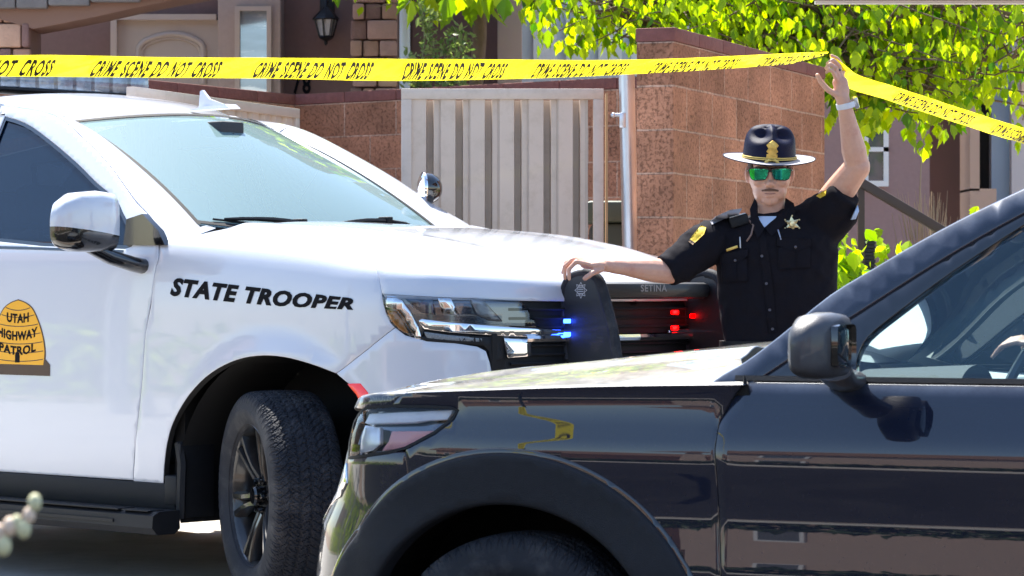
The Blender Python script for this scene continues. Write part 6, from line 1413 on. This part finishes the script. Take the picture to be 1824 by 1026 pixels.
t_ = G(); t_.ball((0, .022, .038), (.082, .10, .096), 26, 18); keep = {i for i, p in enumerate(t_.v) if p[2] > .055 or (p[1] > .01 and p[2] > -.04)}; g = G(); g.add([mt @ (Matrix.Scale(.95, 4) @ Vector(p)) for p in t_.v], [q for q in t_.f if all(i in keep for i in q)]); o = g.make('hair', hairm, auto=0); attach(o, DR); s_ = o.modifiers.new('s', 'SOLIDIFY'); s_.thickness = .006
# ------------------------------------------------------------------ crime scene tape
yel = bpy.data.materials.new('yellow_tape'); yel.use_nodes = True; nt = yel.node_tree; p = nt.nodes['Principled BSDF']; p.inputs['Base Color'].default_value = (.95, .80, .0, 1); p.inputs['Roughness'].default_value = .28; p.inputs['Coat Weight'].default_value = .3
tr = node(nt, 'ShaderNodeBsdfTranslucent'); tr.inputs[0].default_value = (1.0, .85, .02, 1); s_ = node(nt, 'ShaderNodeMixShader'); s_.inputs[0].default_value = .45
nt.links.new(p.outputs[0], s_.inputs[1]); nt.links.new(tr.outputs[0], s_.inputs[2]); nt.links.new(s_.outputs[0], nt.nodes['Material Output'].inputs[0])
ink = mat('tape_ink', (.02, .015, .012), .5)
def tape(name, label, centre, text_scale, s_start, pitch, lean, squash, shear, width=.076, loc=None, ends=(1, 1), bold=.045, anchor=None):
    """centre: list of (point, normal tilt in degrees); ribbon hangs from its upper edge and leans"""
    C_ = np.array([c[:] for c, _ in centre]); T_ = [t for _, t in centre]; n = 900; L = np.concatenate([[0], np.cumsum(np.linalg.norm(np.diff(C_, axis=0), axis=1))]); tt = np.linspace(0, L[-1], n)
    fx = [sm(L, C_[:, i]) for i in range(3)]; ft = sm(L, T_)
    def pt(s, q):
        """q 0 top edge .. 1 bottom edge"""
        s = np.asarray(s, float); q = np.asarray(q, float); base = np.stack([f_(s) for f_ in fx], -1); d = np.stack([f_(s + .01) - f_(s - .01) for f_ in fx], -1); d /= np.linalg.norm(d, axis=-1, keepdims=True)
        a = np.radians(ft(s)); side = np.stack([d[..., 1], -d[..., 0], 0 * d[..., 0]], -1); curl = .010 * np.sin(q * math.pi) + .0025 * np.sin(s * 23 + q * 5) + .0015 * np.sin(s * 61 + 9 * q)
        down = np.stack([0 * a, 0 * a, -np.cos(a)], -1) + side * np.sin(a)[..., None]; nrm_ = side * np.cos(a)[..., None]
        wd = width * np.interp(s, [0, .16, L[-1] - .16, L[-1]], [ends[0], 1, 1, ends[1]]); return base + down * (q * wd)[..., None] + nrm_ * curl[..., None]
    S_, Q_ = np.meshgrid(tt, np.linspace(0, 1, 13), indexing='ij'); v = pt(S_, Q_).reshape(-1, 3).tolist(); f = [(i * 13 + j, (i + 1) * 13 + j, (i + 1) * 13 + j + 1, i * 13 + j + 1) for i in range(n - 1) for j in range(12)]
    root = empty(name, label, 'tape', loc or tuple(C_[0])); root['group'] = 'lengths of crime scene tape'; o = mesh('tape_band', v, f, yel); attach(o, root)
    tv, tf = text2d('CRIME SCENE DO NOT CROSS', 1, bold, shear, 1.18, word=1.7, sub=1); tv = fit(tv, pitch * text_scale, 1); g = G(); s = s_start
    if anchor:
        pp_ = pt(tt, tt * 0); sx_ = 912 + FPX * pp_[:, 0] / pp_[:, 1]; k_ = [i for i in range(n - 1) if (sx_[i] - anchor) * (sx_[i + 1] - anchor) <= 0 and pp_[i, 1] > 7.5]; s = tt[k_[0]]; s -= pitch * int(s / pitch)
    while s < L[-1] + .1:
        sv = s + tv[:, 0]; ok = sv < L[-1] - .002; ok &= sv > 0; fcs = [q for q in tf if all(ok[i] for i in q)]
        qq = squash[0] + (1 - tv[:, 1]) * (squash[1] - squash[0]); p0 = pt(sv, qq); e = .004; 
        dq = pt(sv, qq + .05) - p0; ds = pt(sv + .01, qq) - p0; nn = np.cross(ds, dq); nn /= np.linalg.norm(nn, axis=1, keepdims=True) + 1e-9; nn *= np.sign(-nn[:, 1:2] + 1e-9); s += pitch
        if not fcs: continue
        g = G(); g.add((p0 + nn * .006).tolist(), fcs); used = sorted({i for q in fcs for i in q}); mp = {a: b for b, a in enumerate(used)}; g.v = [g.v[i] for i in used]; g.f = [tuple(mp[i] for i in q) for q in fcs]; t = g.make('lettering', ink, root, smooth=False); t.location = -Vector(root.location)
    return root
def cen(px, py, Y, t): return (PX(px, py, Y), t)
Aw = PX(-80, 97, 8.05); Hw = PX(1476, 92, 11.045)
def lineY(px):  # depth on the straight plan line from A to the hand
    x0, y0, x1, y1 = Aw.x, Aw.y, Hw.x, Hw.y; k = (px - 912) / FPX; t = (k * y0 - x0) / ((x1 - x0) - k * (y1 - y0)); return y0 + t * (y1 - y0)
ctr_ = []
dd = (Aw - Hw); dd.z = 0; dd.normalize(); far_pt = Vector((-6.2, 2.75, 1.9))
ctr_.append((Vector((far_pt.x, far_pt.y, 1.86)), -78)); ctr_.append((Vector((-3.8, 4.75, 1.88)), -80)); ctr_.append((Vector((-1.62, 6.62, 1.9)), -75)); ctr_.append((Aw, 55))
for px, py, tl in ((100, 98, 40), (300, 102, 42), (500, 103, 38), (715, 105, 28), (912, 106, 35), (1050, 107, 45), (1180, 105, 52), (1320, 99, 55), (1420, 94, 58), (1476, 92, 60)): ctr_.append(cen(px, py, lineY(px), -tl))
ctr_ = [(c, -abs(t)) for c, t in ctr_]
L_ = 0; P_s = []
tape('crime_scene_tape', 'yellow CRIME SCENE DO NOT CROSS tape running from the left edge to the lifted hand', ctr_, .77, 1.09, .63, 0, (.16, .92), .12, ends=(1, .35), anchor=178)
ctr2 = [cen(1478, 96, 11.05, -50), cen(1500, 112, 11.04, -50), cen(1524, 131, 11.10, -56), cen(1600, 156, 11.28, -56), cen(1700, 189, 11.52, -55), cen(1824, 228, 11.85, -52), cen(2100, 300, 12.8, -35), cen(2330, 340, 13.8, -20)]
tape('crime_scene_tape', 'yellow tape stretch sloping down from the lifted hand to the right edge', ctr2, .76, .425, .63, 0, (.18, .88), .1, ends=(.3, 1))
pp = empty('tape_post', 'green steel stake holding the left end of the tape, outside the picture', 'post', (far_pt.x, far_pt.y, -.22)); g = G(); g.tube([(0, 0, 0), (0, 0, 2.15)], .025, 10); g.make('stake', MATS['bin_green'], pp)
pp = empty('tape_post', 'steel stake holding the right end of the tape, outside the picture', 'post', tuple(ctr2[-1][0] * Vector((1, 1, 0)) if 0 else (ctr2[-1][0].x, ctr2[-1][0].y, 0))); g = G(); g.tube([(0, 0, 0), (0, 0, 1.8)], .025, 10); g.make('stake', MATS['bin_green'], pp)

for i, (x, y) in enumerate(((-6.5, 10.4), (-9.5, 12.6))):  # unseen poles added for pale streaks reflected in the white SUV
    pp = empty('street_lamp', ['white street lamp on the left of the driveway, outside the picture', 'white street lamp farther left behind the first, outside the picture'][i], 'lamp', (x, y, 0)); g = G(); g.tube([(0, 0, 0), (0, 0, 5.2)], [.09, .06], 12); g.make('pole', M['white'], pp); g = G(); g.box(-.1, .7, -.1, .1, 5.2, 5.32, bev=.03); g.make('lamp_head', M['white'], pp)
far_house('tan house left of the driveway, outside the picture', -24, 22, 12, 5.0, stucco2, 6)
hd2 = empty('hedge', 'long clipped dark hedge in front of the houses across the street', 'hedge', (-14, -12.5, -.1)); rg = np.random.default_rng(78); leaves('foliage', np.stack([rg.uniform(-36, 14, 9000), rg.uniform(-13.1, -12.2, 9000), rg.uniform(-.1, .95, 9000)], -1), .26, leafmat('hedge_leaf', (.012, .03, .006), (.05, .09, .02), .2), hd2, LS, droop=.2, seed=19, loc=hd2.location)  # hedge invented as a dark strip for the dark SUV's reflections
hg = empty('hedge', 'low dark hedge left of the driveway, outside the picture', 'hedge', (-13, 11, 0)); rg = np.random.default_rng(77); leaves('foliage', np.stack([rg.uniform(-14, -12.6, 3500), rg.uniform(4, 20, 3500), rg.uniform(.05, 1.2, 3500)], -1), .14, LA, hg, LS, droop=.2, seed=9, loc=hg.location)  # unseen hedge put in as a dark band mirrored in the white SUV
